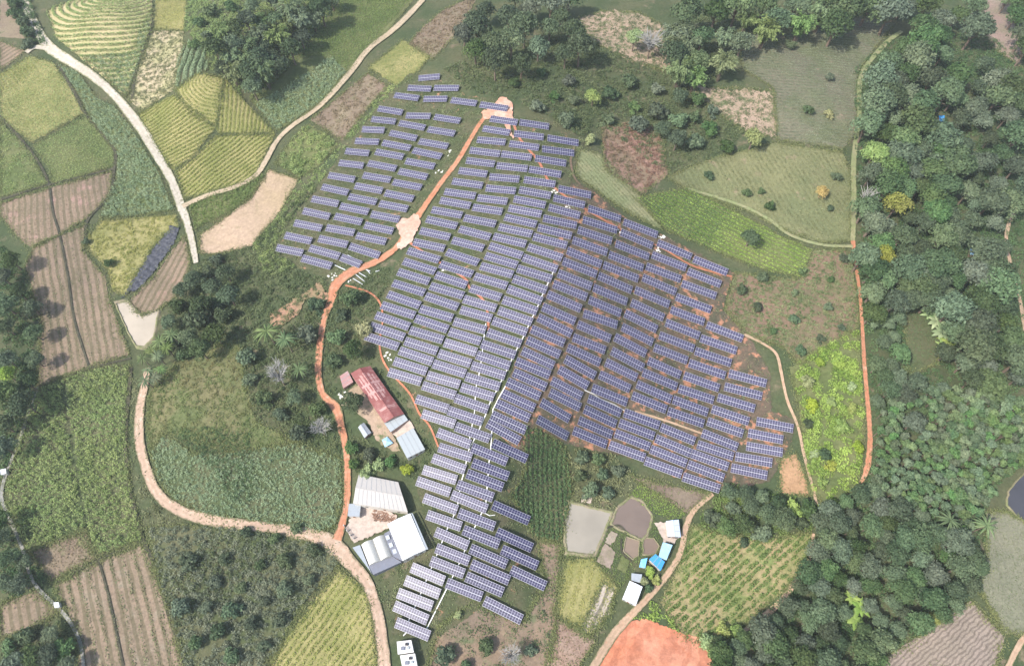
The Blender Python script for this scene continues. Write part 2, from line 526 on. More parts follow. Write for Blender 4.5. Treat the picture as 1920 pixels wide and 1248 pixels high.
def crop(name, pl, mat, label, cat='crop', density=2.5, size=0.7, h=1.2, rows=None, rw=0.5, clump=0.0, up=0.4, tintn=0.2, off=0.05, aspect=0.5, gaps=0.0, holes=None):
    """a field's plants as one leafy mass; rows=(pxA, pxB, spacing m)"""
    density *= 1.8
    size *= 0.92
    h *= 1.25
    P, q = scatter_xy(pl, density)
    if rows:
        d = wdir(rows[0], rows[1]); nn = np.array([-d[1], d[0]])
        s = P @ nn / rows[2] + 0.12 * np.sin(P @ d * 0.12) + 0.06 * np.sin(P @ d * 0.41)
        ri = np.round(s); fr = s - ri
        P = P + nn[None] * (-(fr * (1 - rw)) * rows[2])[:, None]
        prof = np.clip(1 - (np.abs(fr) * 2) ** 2 * 0.7, 0.2, 1)
    else:
        prof = np.ones(len(P))
    lowf = np.sin(P[:, 0] * 0.21 + 2) * np.sin(P[:, 1] * 0.19 + 1) + 0.6 * np.sin(P[:, 0] * 0.53) * np.sin(P[:, 1] * 0.61 + 3)
    if gaps:
        keep = rng.uniform(0, 1, len(P)) > gaps * (0.5 + 0.5 * lowf)
        P, prof, lowf = P[keep], prof[keep], lowf[keep]
    if holes:
        for hp in holes:
            hq = drop(hp)[:, :2]
            k = ~inside(P, hq)
            P, prof, lowf = P[k], prof[k], lowf[k]
    if clump:
        # grow tufts of uneven size round random centres
        n0 = len(P)
        K = max(8, int(n0 / density / (clump * clump) * 1.15))
        ci = rng.integers(0, n0, K)
        cen = P[ci]
        rad = clump * rng.uniform(0.3, 0.95, K) * (1 + 0.5 * (rng.uniform(0, 1, K) > 0.93))
        wgt = rad ** 2; wgt = wgt / wgt.sum()
        sel = rng.choice(K, n0, p=wgt)
        rr = np.sqrt(rng.uniform(0, 1, n0)) * rng.uniform(0.7, 1.1, n0)
        an = rng.uniform(0, 2 * math.pi, n0)
        P = cen[sel] + np.stack([np.cos(an), np.sin(an)], -1) * (rr * rad[sel])[:, None]
        if rows:
            s = P @ nn / rows[2]; fr = s - np.round(s)
            P = P - nn[None] * (fr * (1 - rw) * rows[2])[:, None]
        k = inside(P, q)
        hk = rng.uniform(0.45, 1.15, K) * np.clip(rad / clump + 0.35, 0.5, 1.3)
        tk = rng.uniform(-0.5, 0.5, K)
        prof = (np.clip(1.1 - rr * rr * 0.9, 0.15, 1) * hk[sel])[k]
        tb = tk[sel][k]
        lowf = (np.sin(P[:, 0] * 0.21 + 2) * np.sin(P[:, 1] * 0.19 + 1) + 0.6 * np.sin(P[:, 0] * 0.53) * np.sin(P[:, 1] * 0.61 + 3))[k]
        P = P[k]
        if holes:
            kk = np.ones(len(P), bool)
            for hp in holes: kk &= ~inside(P, drop(hp)[:, :2])
            P, prof, tb, lowf = P[kk], prof[kk], tb[kk], lowf[kk]
    else:
        tb = 0
    z = terrain(P[:, 0], P[:, 1]) + off + h * prof * rng.uniform(0.15, 1.0, len(P))
    V, F = leaves(np.column_stack([P, z]), size, up, aspect)
    t = np.clip(0.5 + 0.28 * lowf + tb * 0.9 + rng.normal(0, tintn, len(P)) + 0.2 * (prof - 0.6), 0, 1)
    o = link(name, mesh_np(name, V, F, mat, tint=t))
    return tag(o, label, cat, kind='stuff')

def ang(a, b):
    d = wdir(a, b)
    return math.degrees(math.atan2(d[1], d[0]))

# ------------------------------------------------------------------ foliage and soil palette
L_maize = leaf("maize_leaf", (0.21, 0.29, 0.155), (0.38, 0.46, 0.28), (0.29, 0.38, 0.22))  # maize to tea leaves: left valley's stronger sunlight put into the colour
L_cane = leaf("cane_leaf", (0.19, 0.26, 0.085), (0.38, 0.44, 0.175), (0.27, 0.36, 0.14))
L_yel = leaf("yellow_weed_leaf", (0.25, 0.27, 0.075), (0.46, 0.43, 0.15), (0.31, 0.34, 0.10))
L_tea = leaf("tea_leaf", (0.20, 0.25, 0.06), (0.40, 0.42, 0.13), (0.28, 0.31, 0.09))
L_green = leaf("meadow_leaf", (0.12, 0.19, 0.05), (0.24, 0.30, 0.10), (0.17, 0.24, 0.08))
L_bright = leaf("bright_bush_leaf", (0.16, 0.26, 0.05), (0.40, 0.52, 0.13), (0.25, 0.35, 0.09))
L_dark = leaf("dark_crop_leaf", (0.06, 0.12, 0.05), (0.14, 0.21, 0.09), (0.09, 0.15, 0.06))
L_scrub = leaf("scrub_leaf", (0.09, 0.13, 0.055), (0.20, 0.23, 0.11), (0.13, 0.17, 0.08))
L_olive = leaf("olive_scrub_leaf", (0.15, 0.165, 0.075), (0.30, 0.31, 0.165), (0.20, 0.22, 0.11))
L_grey = leaf("grey_scrub_leaf", (0.14, 0.17, 0.11), (0.29, 0.31, 0.21), (0.19, 0.22, 0.14))
L_mound = leaf("mound_leaf", (0.12, 0.175, 0.06), (0.26, 0.31, 0.12), (0.22, 0.20, 0.09), 0.045)
L_straw = leaf("straw_leaf", (0.19, 0.145, 0.09), (0.34, 0.265, 0.175), (0.22, 0.18, 0.10))
L_farm = leaf("farm_weed_leaf", (0.10, 0.15, 0.06), (0.29, 0.32, 0.16), (0.20, 0.21, 0.11))
S_stub = lambda nm, a, b, pinks=(0.42, 0.28, 0.21): soil(nm, (0.185, 0.145, 0.10), (0.235, 0.175, 0.125), 0.05, 0.8, tuple(k * 0.66 for k in pinks), (0.5, 0.7), rows=(ang(a, b), 3.4, (0.10, 0.09, 0.05), 0.6))
S_green = soil("green_field_soil", (0.085, 0.11, 0.04), (0.13, 0.14, 0.06), 0.05, 0.6)
S_yel = soil("yellow_field_soil", (0.19, 0.19, 0.07), (0.28, 0.25, 0.11), 0.06, 0.7)
S_dark = soil("dark_field_soil", (0.07, 0.09, 0.04), (0.11, 0.11, 0.06), 0.06, 0.7)
S_brown = soil("brown_field_soil", (0.18, 0.135, 0.10), (0.21, 0.17, 0.115), 0.06, 0.8, (0.14, 0.14, 0.07), (0.55, 0.7))
S_tan = soil("tan_field_soil", (0.38, 0.28, 0.20), (0.33, 0.25, 0.16), 0.035, 0.6, (0.24, 0.21, 0.11), (0.58, 0.75), bump=0.25)
S_pale = soil("pale_bare_soil", (0.34, 0.25, 0.185), (0.27, 0.21, 0.145), 0.06, 0.7, (0.11, 0.13, 0.06), (0.50, 0.64))
S_redp = soil("red_scrub_soil", (0.19, 0.125, 0.09), (0.14, 0.115, 0.07), 0.06, 0.8, (0.12, 0.14, 0.06), (0.5, 0.68))
S_farmW = soil("farm_soil_green", (0.06, 0.075, 0.035), (0.10, 0.095, 0.055), 0.08, 0.7, (0.30, 0.17, 0.105), (0.62, 0.70))
S_farmE = soil("farm_soil_red", (0.12, 0.09, 0.065), (0.07, 0.07, 0.045), 0.09, 0.7, (0.35, 0.175, 0.11), (0.52, 0.63))
S_quarry = soil("orange_earth", (0.47, 0.175, 0.095), (0.52, 0.235, 0.15), 0.045, 0.35, (0.40, 0.15, 0.085), (0.55, 0.72), rows=(68, 8.0, (0.30, 0.11, 0.065), 0.4, 9.0), bump=0.8)
S_road = road_mat("pale_road", (0.46, 0.415, 0.35), (0.40, 0.355, 0.29), (0.20, 0.20, 0.11), 0.1, None, 0.45)
S_tanr = road_mat("tan_road", (0.42, 0.33, 0.24), (0.37, 0.29, 0.20), (0.17, 0.17, 0.09), 0.1, None, 0.5)
S_road2 = road_mat("pink_road", (0.43, 0.31, 0.23), (0.38, 0.265, 0.195), (0.16, 0.14, 0.085), 0.08, (0.47, 0.37, 0.29), 0.5)
S_red = road_mat("red_track", (0.40, 0.165, 0.095), (0.45, 0.21, 0.13), (0.13, 0.12, 0.06), 0.09, (0.48, 0.28, 0.195), 0.5)
S_trench = road_mat("red_trench", (0.42, 0.16, 0.09), (0.34, 0.13, 0.08), (0.13, 0.12, 0.06), 0.2, (0.48, 0.26, 0.18), 0.2)
S_tanroad = road_mat("tan_track", (0.42, 0.285, 0.20), (0.37, 0.26, 0.175), (0.14, 0.14, 0.07), 0.1, (0.36, 0.21, 0.135), 0.5)
S_grassp = road_mat("grassy_path", (0.26, 0.245, 0.14), (0.19, 0.22, 0.10), (0.10, 0.13, 0.055), 0.15, None, 0.4)
S_ditch = soil("ditch_mud", (0.05, 0.05, 0.035), (0.08, 0.075, 0.05), 0.2, 0.8)
S_conc = soil("yard_concrete", (0.42, 0.345, 0.29), (0.37, 0.305, 0.26), 0.12, 0.5, bump=0.1)

# ------------------------------------------------------------------ fields of the left valley
P_FA = [(0, 78), (48, 96), (0, 134)]
sheet("field", P_FA, S_stub("stubble_a", (0, 130), (50, 98)), "brown stubble triangle on the left edge below the side path")
sheet("field", [(0, 0), (18, 0), (42, 60), (46, 74), (0, 70)], S_brown, "brown harvested field in the top left corner")
P_FB = [(0, 140), (55, 106), (100, 118), (128, 160), (158, 212), (60, 268), (0, 222)]
sheet("field", P_FB, S_yel, "yellow green field beside the pale road, upper left")
crop("crop", P_FB, L_cane, "yellow green crop of the upper left field by the pale road", density=2.2, size=0.65, h=0.7)
crop("crop", [(0, 140), (55, 106), (72, 118), (40, 160), (0, 172)], L_yel, "yellow crop strips at the top of the upper left field", density=2.0, size=0.6, h=0.8, rows=((20, 130), (45, 155), 3.0), rw=0.6)
P_FC = [(62, 274), (160, 216), (214, 284), (213, 312), (100, 344), (92, 318)]
sheet("field", P_FC, S_green, "green field between the ditch and the pink stubble")
crop("crop", P_FC, L_cane, "low green crop between the dark ditch and the pink stubble", density=2.4, size=0.6, h=0.7)
P_FD = [(0, 228), (54, 282), (88, 344), (0, 370)]
sheet("field", P_FD, S_green, "patchy green field on the left edge above the pink stubble")
crop("crop", P_FD, L_cane, "patchy pale green crop on the left edge", density=2.0, size=0.7, h=0.8, clump=2.6)
P_FE = [(0, 382), (94, 352), (209, 322), (207, 364), (165, 408), (112, 440), (56, 464), (30, 440), (0, 402)]
sheet("field", P_FE, S_stub("stubble_e", (140, 340), (150, 420), (0.50, 0.32, 0.27)), "pinkish stubble field in two halves on the left")
crop("stubble", P_FE, L_straw, "dry straw tufts on the pinkish stubble field", density=0.5, size=0.6, h=0.25, rows=((140, 340), (150, 420), 3.4), rw=0.5)
P_FI = [(48, 500), (62, 464), (112, 442), (165, 420), (156, 470), (198, 520), (205, 562), (243, 664), (165, 690), (72, 724), (78, 600), (66, 560)]
sheet("field", P_FI, S_stub("stubble_i", (120, 500), (150, 690), (0.34, 0.25, 0.19)), "long brown stubble field with dark furrows below the pink one")
crop("stubble", P_FI, L_olive, "olive regrowth along the furrows of the long stubble field", density=0.7, size=0.7, h=0.35, rows=((120, 500), (150, 690), 4.2), rw=0.45, gaps=0.5)
P_FF = [(108, 118), (150, 140), (182, 186), (215, 200), (250, 246), (298, 326), (328, 394), (260, 404), (190, 409), (222, 332), (222, 288), (172, 224), (150, 180)]
sheet("field", P_FF, S_green, "maize field curving along the pale road")
crop("crop", P_FF, L_maize, "tall grey green maize curving along the pale road", density=6.5, size=0.62, h=2.0, clump=0.85)
P_FG = [(190, 413), (330, 402), (334, 426), (310, 440), (285, 466), (258, 512), (236, 556), (210, 545), (202, 505), (166, 470), (164, 446)]
sheet("field", P_FG, S_yel, "weedy yellow field beside the black netting")
crop("crop", P_FG, L_yel, "yellow green weeds beside the black netting", density=4.5, size=0.6, h=0.7, clump=1.4)
P_FH = [(346, 440), (357, 492), (340, 545), (298, 582), (267, 592), (240, 566), (286, 522), (318, 476)]
sheet("field", P_FH, S_stub("stubble_h", (290, 520), (330, 450)), "bare brown field between the netting and the pale road's end")
P_FS = [(374, 440), (430, 402), (470, 372), (505, 318), (560, 336), (526, 395), (470, 462), (400, 478), (376, 474)]
sheet("field", P_FS, S_tan, "bare tan field between the fork and the solar farm")
P_FT = [(356, 386), (398, 368), (452, 352), (498, 328), (468, 372), (430, 398), (366, 430)]
sheet("field", P_FT, S_green, "green maize plot in the fork of the two pale roads")
crop("crop", P_FT, L_green, "green maize in the fork of the two pale roads", density=6.0, size=0.62, h=1.7, clump=0.85)
P_FJ = [(62, 734), (160, 696), (243, 684), (238, 800), (243, 900), (268, 1010), (182, 1043), (150, 1000), (52, 1030), (12, 950), (16, 900), (46, 800)]
sheet("field", P_FJ, S_dark, "sugar cane field left of the pink road")
crop("crop", [(62, 734), (122, 712), (124, 770), (146, 900), (163, 988), (52, 1030), (12, 950), (16, 900), (46, 800)], L_cane, "left half of the dense sugar cane beside the canal", density=6.0, size=0.72, h=2.2, clump=0.9)
crop("crop", [(127, 710), (160, 697), (243, 684), (238, 800), (243, 900), (268, 1010), (184, 1043), (168, 990), (151, 900), (129, 770)], L_cane, "right half of the dense sugar cane beside the pink road", density=6.0, size=0.72, h=2.2, clump=0.9)
P_FK = [(56, 1032), (162, 992), (182, 1046), (98, 1090)]
sheet("field", P_FK, S_brown, "small brown fallow plot below the sugar cane")
crop("stubble", P_FK, L_straw, "dry weeds on the small brown plot below the sugar cane", density=1.3, size=0.8, h=0.5)
P_FL = [(102, 1096), (186, 1052), (268, 1016), (290, 1070), (312, 1130), (332, 1190), (345, 1260), (150, 1260), (142, 1180)]
sheet("field", P_FL, S_stub("stubble_l", (190, 1060), (225, 1230), (0.36, 0.30, 0.22)), "striped stubble field at the bottom left")
crop("stubble", P_FL, L_olive, "green and straw strips of the bottom left stubble field", density=1.0, size=0.8, h=0.45, rows=((190, 1060), (225, 1230), 4.5), rw=0.4, gaps=0.5)
P_FM = [(0, 1134), (68, 1106), (112, 1146), (60, 1178), (0, 1200)]
sheet("field", P_FM, S_stub("stubble_m", (70, 1110), (80, 1170), (0.30, 0.26, 0.2)), "greyish field in the bottom left corner by the small pump hut")

# terraces and hill fields, top left
P_T1 = [(260, 214), (326, 178), (404, 240), (360, 296), (326, 320), (300, 290)]
sheet("field", P_T1, S_yel, "soil of the yellow striped terrace beside the pale road")
crop("crop", P_T1, L_tea, "yellow green hedgerows beside the pale road below the fan terrace", density=4.2, size=0.7, h=0.7, rows=((275, 250), (345, 200), 2.6), rw=0.55)
P_T2 = [(328, 170), (372, 138), (420, 146), (405, 240), (360, 215)]
sheet("field", P_T2, S_yel, "soil of the fan shaped terrace under the bamboo hill")
P_T3 = [(422, 146), (448, 178), (516, 250), (412, 252), (405, 240)]
sheet("field", P_T3, S_yel, "soil of the upright terrace rows under the bamboo hill")
crop("crop", P_T3, L_tea, "olive hedgerows running downhill under the bamboo hill", density=4.2, size=0.65, h=0.7, rows=((430, 160), (425, 250), 2.4), rw=0.55)
P_T4 = [(330, 322), (362, 298), (406, 254), (516, 252), (474, 338), (346, 374)]
sheet("field", P_T4, S_yel, "soil of the striped terrace above the road fork")
crop("crop", P_T4, L_tea, "yellow green diagonal hedgerows above the road fork", density=4.2, size=0.7, h=0.7, rows=((370, 350), (470, 270), 2.7), rw=0.5)

def rings(name, pl, c, mat, label, spacing, size=0.75, h=0.9, density=4.0, squash=1.0, rw=0.5):
    """hedges that follow the contours round a knoll centre"""
    P, q = scatter_xy(pl, density)
    cc = drop([c])[0][:2]
    d = P - cc; d[:, 1] *= squash
    R = np.hypot(d[:, 0], d[:, 1]) + 1e-6
    A = np.arctan2(d[:, 1], d[:, 0])
    s = R / spacing + 0.25 * np.sin(3 * A + 1) + 0.12 * np.sin(7 * A)
    fr = s - np.round(s)
    keep = np.abs(fr) < 0.5
    newR = R - fr * (1 - rw) * spacing
    P = cc + np.stack([np.cos(A) * newR, np.sin(A) * newR / squash], -1)
    prof = np.clip(1 - (np.abs(fr) * 2) ** 2 * 0.7, 0.2, 1)
    gap = rng.uniform(0, 1, len(P)) > 0.3 * (0.5 + 0.5 * np.sin(A * 17 + np.round(s) * 3))
    P, prof = P[gap], prof[gap]
    z = terrain(P[:, 0], P[:, 1]) + 0.1 + h * prof * rng.uniform(0.4, 1, len(P))
    V, F = leaves(np.column_stack([P, z]), size)
    o = link(name, mesh_np(name, V, F, mat, tint=np.clip(rng.normal(0.5, 0.22, len(P)), 0, 1)))
    return tag(o, label, 'crop', kind='stuff')

rings("crop", P_T2, (405, 150), L_tea, "yellow green fan of curved hedges under the bamboo hill", 2.3, h=0.7)
P_KN = [(140, 0), (285, -20), (285, 60), (250, 140), (238, 180), (200, 150), (150, 108), (105, 70), (90, 20)]
sheet("field", P_KN, soil("knoll_soil", (0.33, 0.31, 0.15), (0.40, 0.34, 0.19), 0.06, 0.7, (0.44, 0.32, 0.22), (0.6, 0.72)), "terraced knoll ground beside the pale road, top left")
rings("crop", P_KN, (215, -5), L_cane, "green crop rings on the terraced knoll, top left", 5.2, size=0.9, h=1.9, density=4.2, squash=1.25, rw=0.42)
P_KB = [(160, 108), (250, 100), (262, 60), (285, 20), (272, 90), (250, 150), (238, 182), (205, 150)]
crop("crop", P_KB, L_maize, "grey green maize at the foot of the terraced knoll", density=6.0, size=0.62, h=1.6, clump=0.9)
P_FQ = [(244, 188), (262, 120), (288, 58), (345, 60), (342, 100), (328, 168), (264, 210)]
sheet("field", P_FQ, soil("weedy_soil", (0.30, 0.28, 0.15), (0.36, 0.30, 0.2), 0.08, 0.7), "weedy olive field between the knoll and the fan terrace")
crop("weeds", P_FQ, L_olive, "pale olive weeds between the knoll and the fan terrace", density=4.0, size=0.7, h=0.8, clump=1.5)
P_CQ = [(330, 165), (335, 110), (352, 78), (385, 90), (392, 130), (370, 140)]
crop("crop", P_CQ, L_maize, "maize strips curling round the hill shoulder", density=3.2, size=0.85, h=1.8, rows=((340, 160), (360, 90), 5.0), rw=0.6)
P_FX = [(292, 0), (350, 0), (345, 58), (290, 56)]
sheet("field", P_FX, S_yel, "small yellow green plot at the top beside the knoll")
crop("crop", P_FX, L_yel, "low yellow green crop at the top beside the knoll", density=2.2, size=0.6, h=0.4)
# between the bamboo hill and the second road
P_FU = [(470, 190), (520, 150), (600, 60), (640, 0), (775, 0), (730, 55), (690, 92), (655, 136), (600, 196), (545, 232), (520, 245)]
sheet("field", P_FU, S_green, "green slope between the bamboo hill and the second road")
crop("crop", [(560, 110), (600, 60), (640, 0), (770, 0), (690, 88), (650, 132), (620, 105)], L_green, "grassy green slope above the second road", density=2.2, size=0.8, h=0.7)
crop("crop", [(478, 196), (560, 150), (622, 106), (650, 136), (598, 194), (545, 230), (518, 246)], L_maize, "pale maize strip along the second road", density=6.0, size=0.65, h=1.8, clump=0.9)
P_R1 = [(785, 60), (830, 20), (872, 0), (892, 0), (868, 50), (812, 112), (766, 84)]
sheet("field", P_R1, S_brown, "brown crop field right of the second road at the top")
crop("stubble", P_R1, L_straw, "brown wilting crop right of the second road at the top", density=1.8, size=0.9, h=0.8, clump=1.8)
P_R2 = [(690, 128), (755, 76), (806, 108), (768, 150), (742, 160)]
sheet("field", P_R2, S_yel, "pale green plots right of the second road above the solar tables")
crop("crop", P_R2, L_green, "thin pale green crop right of the second road above the solar tables", density=1.6, size=0.6, h=0.5)
P_R3 = [(582, 226), (640, 178), (690, 138), (728, 162), (700, 190), (642, 264)]
sheet("field", P_R3, S_brown, "brownish field right of the second road")
crop("stubble", P_R3, L_straw, "straw coloured dry crop right of the second road", density=1.6, size=0.9, h=0.7, clump=1.8)
P_R4 = [(516, 306), (548, 262), (580, 232), (634, 270), (600, 310), (562, 334), (534, 318)]
sheet("field", P_R4, S_green, "green bushy plot between the second road and the solar farm")
crop("crop", P_R4, L_cane, "leafy green bushes between the second road and the solar farm", density=3.0, size=1.0, h=1.6, clump=2.6)

# mound and slopes, lower left
P_FN = [(284, 846), (310, 813), (360, 850), (430, 850), (560, 832), (640, 862), (642, 940), (628, 985), (600, 998), (540, 985), (470, 976), (384, 964), (322, 932), (296, 894)]
sheet("field", P_FN, S_dark, "crop field inside the bend of the pink road")
crop("crop", P_FN, L_maize, "blue green maize inside the bend of the pink road", density=6.0, size=0.62, h=1.5, clump=0.85)
crop("crop", [(318, 808), (380, 800), (470, 812), (480, 940), (430, 940), (400, 880)], L_dark, "dark bean rows across the middle of the mound field", density=5.0, size=0.6, h=1.7, clump=0.9)
P_MO = [(280, 740), (330, 680), (420, 640), (450, 650), (460, 720), (480, 790), (560, 830), (430, 848), (310, 810), (284, 840), (276, 800)]
sheet("field", P_MO, soil("mound_soil", (0.10, 0.12, 0.05), (0.15, 0.14, 0.07), 0.06, 0.6), "weedy slope above the bend of the pink road")
crop("weeds", P_MO, L_mound, "olive and rusty weeds above the bend of the pink road", density=5.0, size=0.65, h=0.8, clump=1.3)
P_FO = [(278, 990), (340, 985), (420, 988), (540, 1004), (620, 1030), (640, 1052), (560, 1140), (500, 1260), (352, 1260), (330, 1180), (300, 1090)]
sheet("field", P_FO, S_dark, "dark scrub slope below the pink road")
crop("scrub", P_FO, L_grey, "grey green tall scrub below the pink road", density=6.0, size=0.75, h=1.6, clump=1.5)
crop("scrub", [(400, 990), (540, 1004), (560, 1060), (470, 1100), (330, 1180), (310, 1110)], L_scrub, "dark bushy band through the scrub below the pink road", density=3.0, size=0.8, h=1.9, clump=1.9)
P_FP = [(636, 1068), (672, 1092), (692, 1122), (704, 1200), (710, 1260), (492, 1260), (560, 1160)]
sheet("field", P_FP, S_yel, "striped yellow green field at the bottom beside the pink road")
crop("crop", P_FP, L_tea, "yellow green diagonal rows at the bottom beside the pink road", density=3.2, size=0.75, h=0.7, rows=((560, 1240), (650, 1110), 2.6), rw=0.6, gaps=0.45)
crop("scrub", [(246, 690), (272, 740), (262, 800), (266, 860), (300, 940), (350, 980), (282, 1010), (262, 940), (250, 860), (244, 780)], L_olive, "weedy verge between the sugar cane and the pink road", density=2.7, size=0.8, h=0.7, clump=2.2)

# ------------------------------------------------------------------ right-hand slopes
P_U1 = [(1384, 62), (1460, 66), (1545, 52), (1610, 32), (1680, 42), (1640, 90), (1608, 138), (1604, 250), (1580, 280), (1458, 262), (1450, 165), (1392, 130)]
sheet("field", P_U1, soil("terrace_soil", (0.15, 0.14, 0.095), (0.11, 0.125, 0.065), 0.05, 0.7, (0.23, 0.185, 0.135), (0.58, 0.7)), "grey green terraced slope at the upper right")
crop("crop", P_U1, L_grey, "thin grey green tea rows on the upper right terraces", density=3.0, size=0.7, h=0.5, rows=((1460, 180), (1600, 190), 2.7), rw=0.62, gaps=0.35)
P_U2 = [(1252, 332), (1330, 300), (1452, 268), (1580, 286), (1594, 330), (1594, 452), (1540, 455), (1482, 438), (1400, 395), (1292, 358)]
sheet("field", P_U2, soil("olive_row_soil", (0.17, 0.17, 0.085), (0.13, 0.145, 0.07), 0.05, 0.6, (0.22, 0.18, 0.115), (0.58, 0.7)), "yellow green slope with diagonal rows right of the solar farm")
crop("crop", P_U2, L_olive, "olive diagonal rows on the slope right of the solar farm", density=2.6, size=0.75, h=0.5, rows=((1470, 290), (1560, 430), 2.8), rw=0.7, gaps=0.45)
P_U3 = [(1190, 372), (1290, 352), (1390, 402), (1470, 446), (1522, 468), (1504, 520), (1430, 505), (1370, 482), (1250, 432)]
sheet("field", P_U3, S_green, "bright green hillside field right of the solar farm")
crop("crop", P_U3, L_bright, "bright lime green crop rows right of the solar farm", density=4.0, size=0.75, h=0.7, rows=((1260, 380), (1480, 490), 2.6), rw=0.6, gaps=0.4)
crop("crop", [(1192, 374), (1290, 353), (1372, 396), (1340, 440), (1330, 468), (1250, 430)], L_dark, "darker green rows beside the bright lime field", density=2.4, size=0.75, h=0.9, rows=((1260, 380), (1480, 490), 2.6), rw=0.6)
P_U4 = [(1378, 512), (1500, 526), (1526, 470), (1594, 470), (1606, 560), (1610, 612), (1500, 684), (1468, 650), (1402, 628), (1360, 580)]
sheet("field", P_U4, S_redp, "brown patchy slope left of the red footpath")
crop("crop", P_U4, L_farm, "patchy dull green rows left of the red footpath", density=6.5, size=0.75, h=0.8, rows=((1400, 540), (1590, 600), 2.6), rw=0.85, gaps=0.15, clump=1.3)
P_U5 = [(1480, 690), (1540, 650), (1608, 620), (1620, 780), (1612, 900), (1560, 960), (1520, 920), (1508, 850), (1500, 770)]
sheet("field", P_U5, S_green, "bright bushy slope left of the red footpath, lower right")
crop("scrub", P_U5, L_bright, "bright yellow green bushes left of the red footpath", density=4.5, size=1.0, h=1.9, clump=3.2)
P_U6 = [(1462, 860), (1492, 850), (1512, 900), (1520, 930), (1464, 924)]
sheet("field", P_U6, soil("rusty_soil", (0.34, 0.21, 0.12), (0.29, 0.18, 0.1), 0.1, 0.7), "rusty brown bare patch beside the lower right solar tables")
P_U7 = [(1296, 984), (1360, 1004), (1434, 1012), (1522, 998), (1510, 1058), (1478, 1104), (1400, 1166), (1340, 1200), (1290, 1200), (1238, 1130), (1276, 1048)]
sheet("field", P_U7, soil("orchard_soil", (0.20, 0.20, 0.085), (0.30, 0.23, 0.13), 0.05, 0.7, (0.15, 0.18, 0.065), (0.5, 0.65)), "ochre field above the orange earth bank")
crop("crop", P_U7, L_green, "rows of round green bushes above the orange earth bank", density=6.0, size=0.8, h=1.1, rows=((1290, 1130), (1400, 1030), 2.7), rw=0.7, clump=1.6, gaps=0.0)
P_U8 = [(984, 800), (1010, 806), (1060, 842), (1072, 920), (1056, 990), (1048, 1014), (1000, 1004), (984, 970), (960, 930), (986, 880)]
sheet("field", P_U8, S_dark, "dark green maize plot between the solar strips and the fish ponds")
crop("crop", P_U8, L_dark, "dark green maize between the solar strips and the fish ponds", density=3.4, size=0.95, h=1.8, rows=((1000, 820), (1000, 990), 2.2), rw=0.7)
P_U9 = [(1008, 1014), (1052, 1020), (1044, 1100), (1040, 1200), (1022, 1260), (800, 1260), (826, 1170), (890, 1130), (980, 1165), (1024, 1096)]
sheet("field", P_U9, soil("burnt_soil", (0.17, 0.13, 0.095), (0.22, 0.16, 0.11), 0.06, 0.7, (0.12, 0.13, 0.07), (0.5, 0.66)), "dark bare slope below the last solar tables")
crop("weeds", P_U9, L_scrub, "thin dull weeds on the dark bare slope at the bottom", density=1.4, size=0.9, h=0.8, clump=3.4, gaps=0.6)
P_U10 = [(1060, 1050), (1110, 1046), (1156, 1100), (1144, 1150), (1102, 1194), (1040, 1148)]
sheet("field", P_U10, S_yel, "small yellow green field below the pale pond")
crop("crop", P_U10, L_yel, "yellow green rows below the pale pond", density=2.8, size=0.6, h=0.5, rows=((1080, 1060), (1062, 1150), 4.2), rw=0.75)
P_U10b = [(1128, 1094), (1152, 1104), (1143, 1150), (1102, 1192), (1088, 1180)]
sheet("field", P_U10b, soil("mulch_strips", (0.42, 0.36, 0.30), (0.36, 0.31, 0.26), 0.1, 0.7, rows=(ang((1130, 1110), (1095, 1185)), 3.0, (0.13, 0.12, 0.09), 0.85)), "pale mulched beds beside the yellow green rows")
P_U11 = [(1044, 1160), (1116, 1202), (1078, 1260), (1024, 1260)]
sheet("field", P_U11, soil("maroon_soil", (0.24, 0.16, 0.12), (0.29, 0.21, 0.16), 0.08, 0.8), "maroon fallow plot at the bottom below the pond fields")
crop("stubble", P_U11, L_straw, "dry stalks on the maroon fallow plot", density=1.2, size=0.9, h=0.3)
P_U12 = [(1182, 892), (1232, 905), (1332, 926), (1288, 962), (1240, 930)]
sheet("field", P_U12, soil("dark_fallow", (0.15, 0.11, 0.085), (0.19, 0.15, 0.11), 0.1, 0.9), "dark fallow plot under the lowest solar row")
crop("weeds", [(1178, 930), (1200, 905), (1240, 930), (1288, 966), (1260, 975), (1225, 960)], L_bright, "bright grass bank beside the brown pond", density=3.6, size=0.6, h=0.5)
P_U13 = [(1662, 1232), (1750, 1172), (1820, 1126), (1884, 1194), (1862, 1260), (1640, 1260)]
sheet("field", P_U13, soil("ridged_soil", (0.27, 0.215, 0.18), (0.23, 0.19, 0.15), 0.06, 0.7, rows=(35, 1.5, (0.10, 0.08, 0.065), 0.6, 5.0)), "ridged bare field in the lower right corner")
P_U14 = [(1832, 1100), (1850, 1030), (1846, 962), (1884, 958), (1930, 985), (1930, 1190), (1886, 1188)]
sheet("field", P_U14, soil("paddy_soil", (0.15, 0.155, 0.105), (0.19, 0.185, 0.13), 0.04, 0.9), "dull green paddy beside the grey river")
crop("crop", P_U14, L_scrub, "dull green rice beside the grey river", density=2.0, size=0.5, h=0.4)
P_U15 = [(1128, 240), (1180, 232), (1236, 240), (1252, 326), (1200, 366), (1134, 318)]
sheet("field", P_U15, soil("russet_soil", (0.28, 0.17, 0.13), (0.20, 0.15, 0.10), 0.07, 0.8), "russet patch of dead brush above the lime field", jit=3.0)
crop("weeds", P_U15, leaf("russet_leaf", (0.22, 0.12, 0.09), (0.32, 0.21, 0.15), (0.2, 0.18, 0.1)), "russet dead brush above the lime field", density=4.0, size=0.8, h=1.0, clump=1.5)
P_U16 = [(1082, 34), (1130, 22), (1200, 24), (1252, 56), (1262, 138), (1190, 118), (1110, 78)]
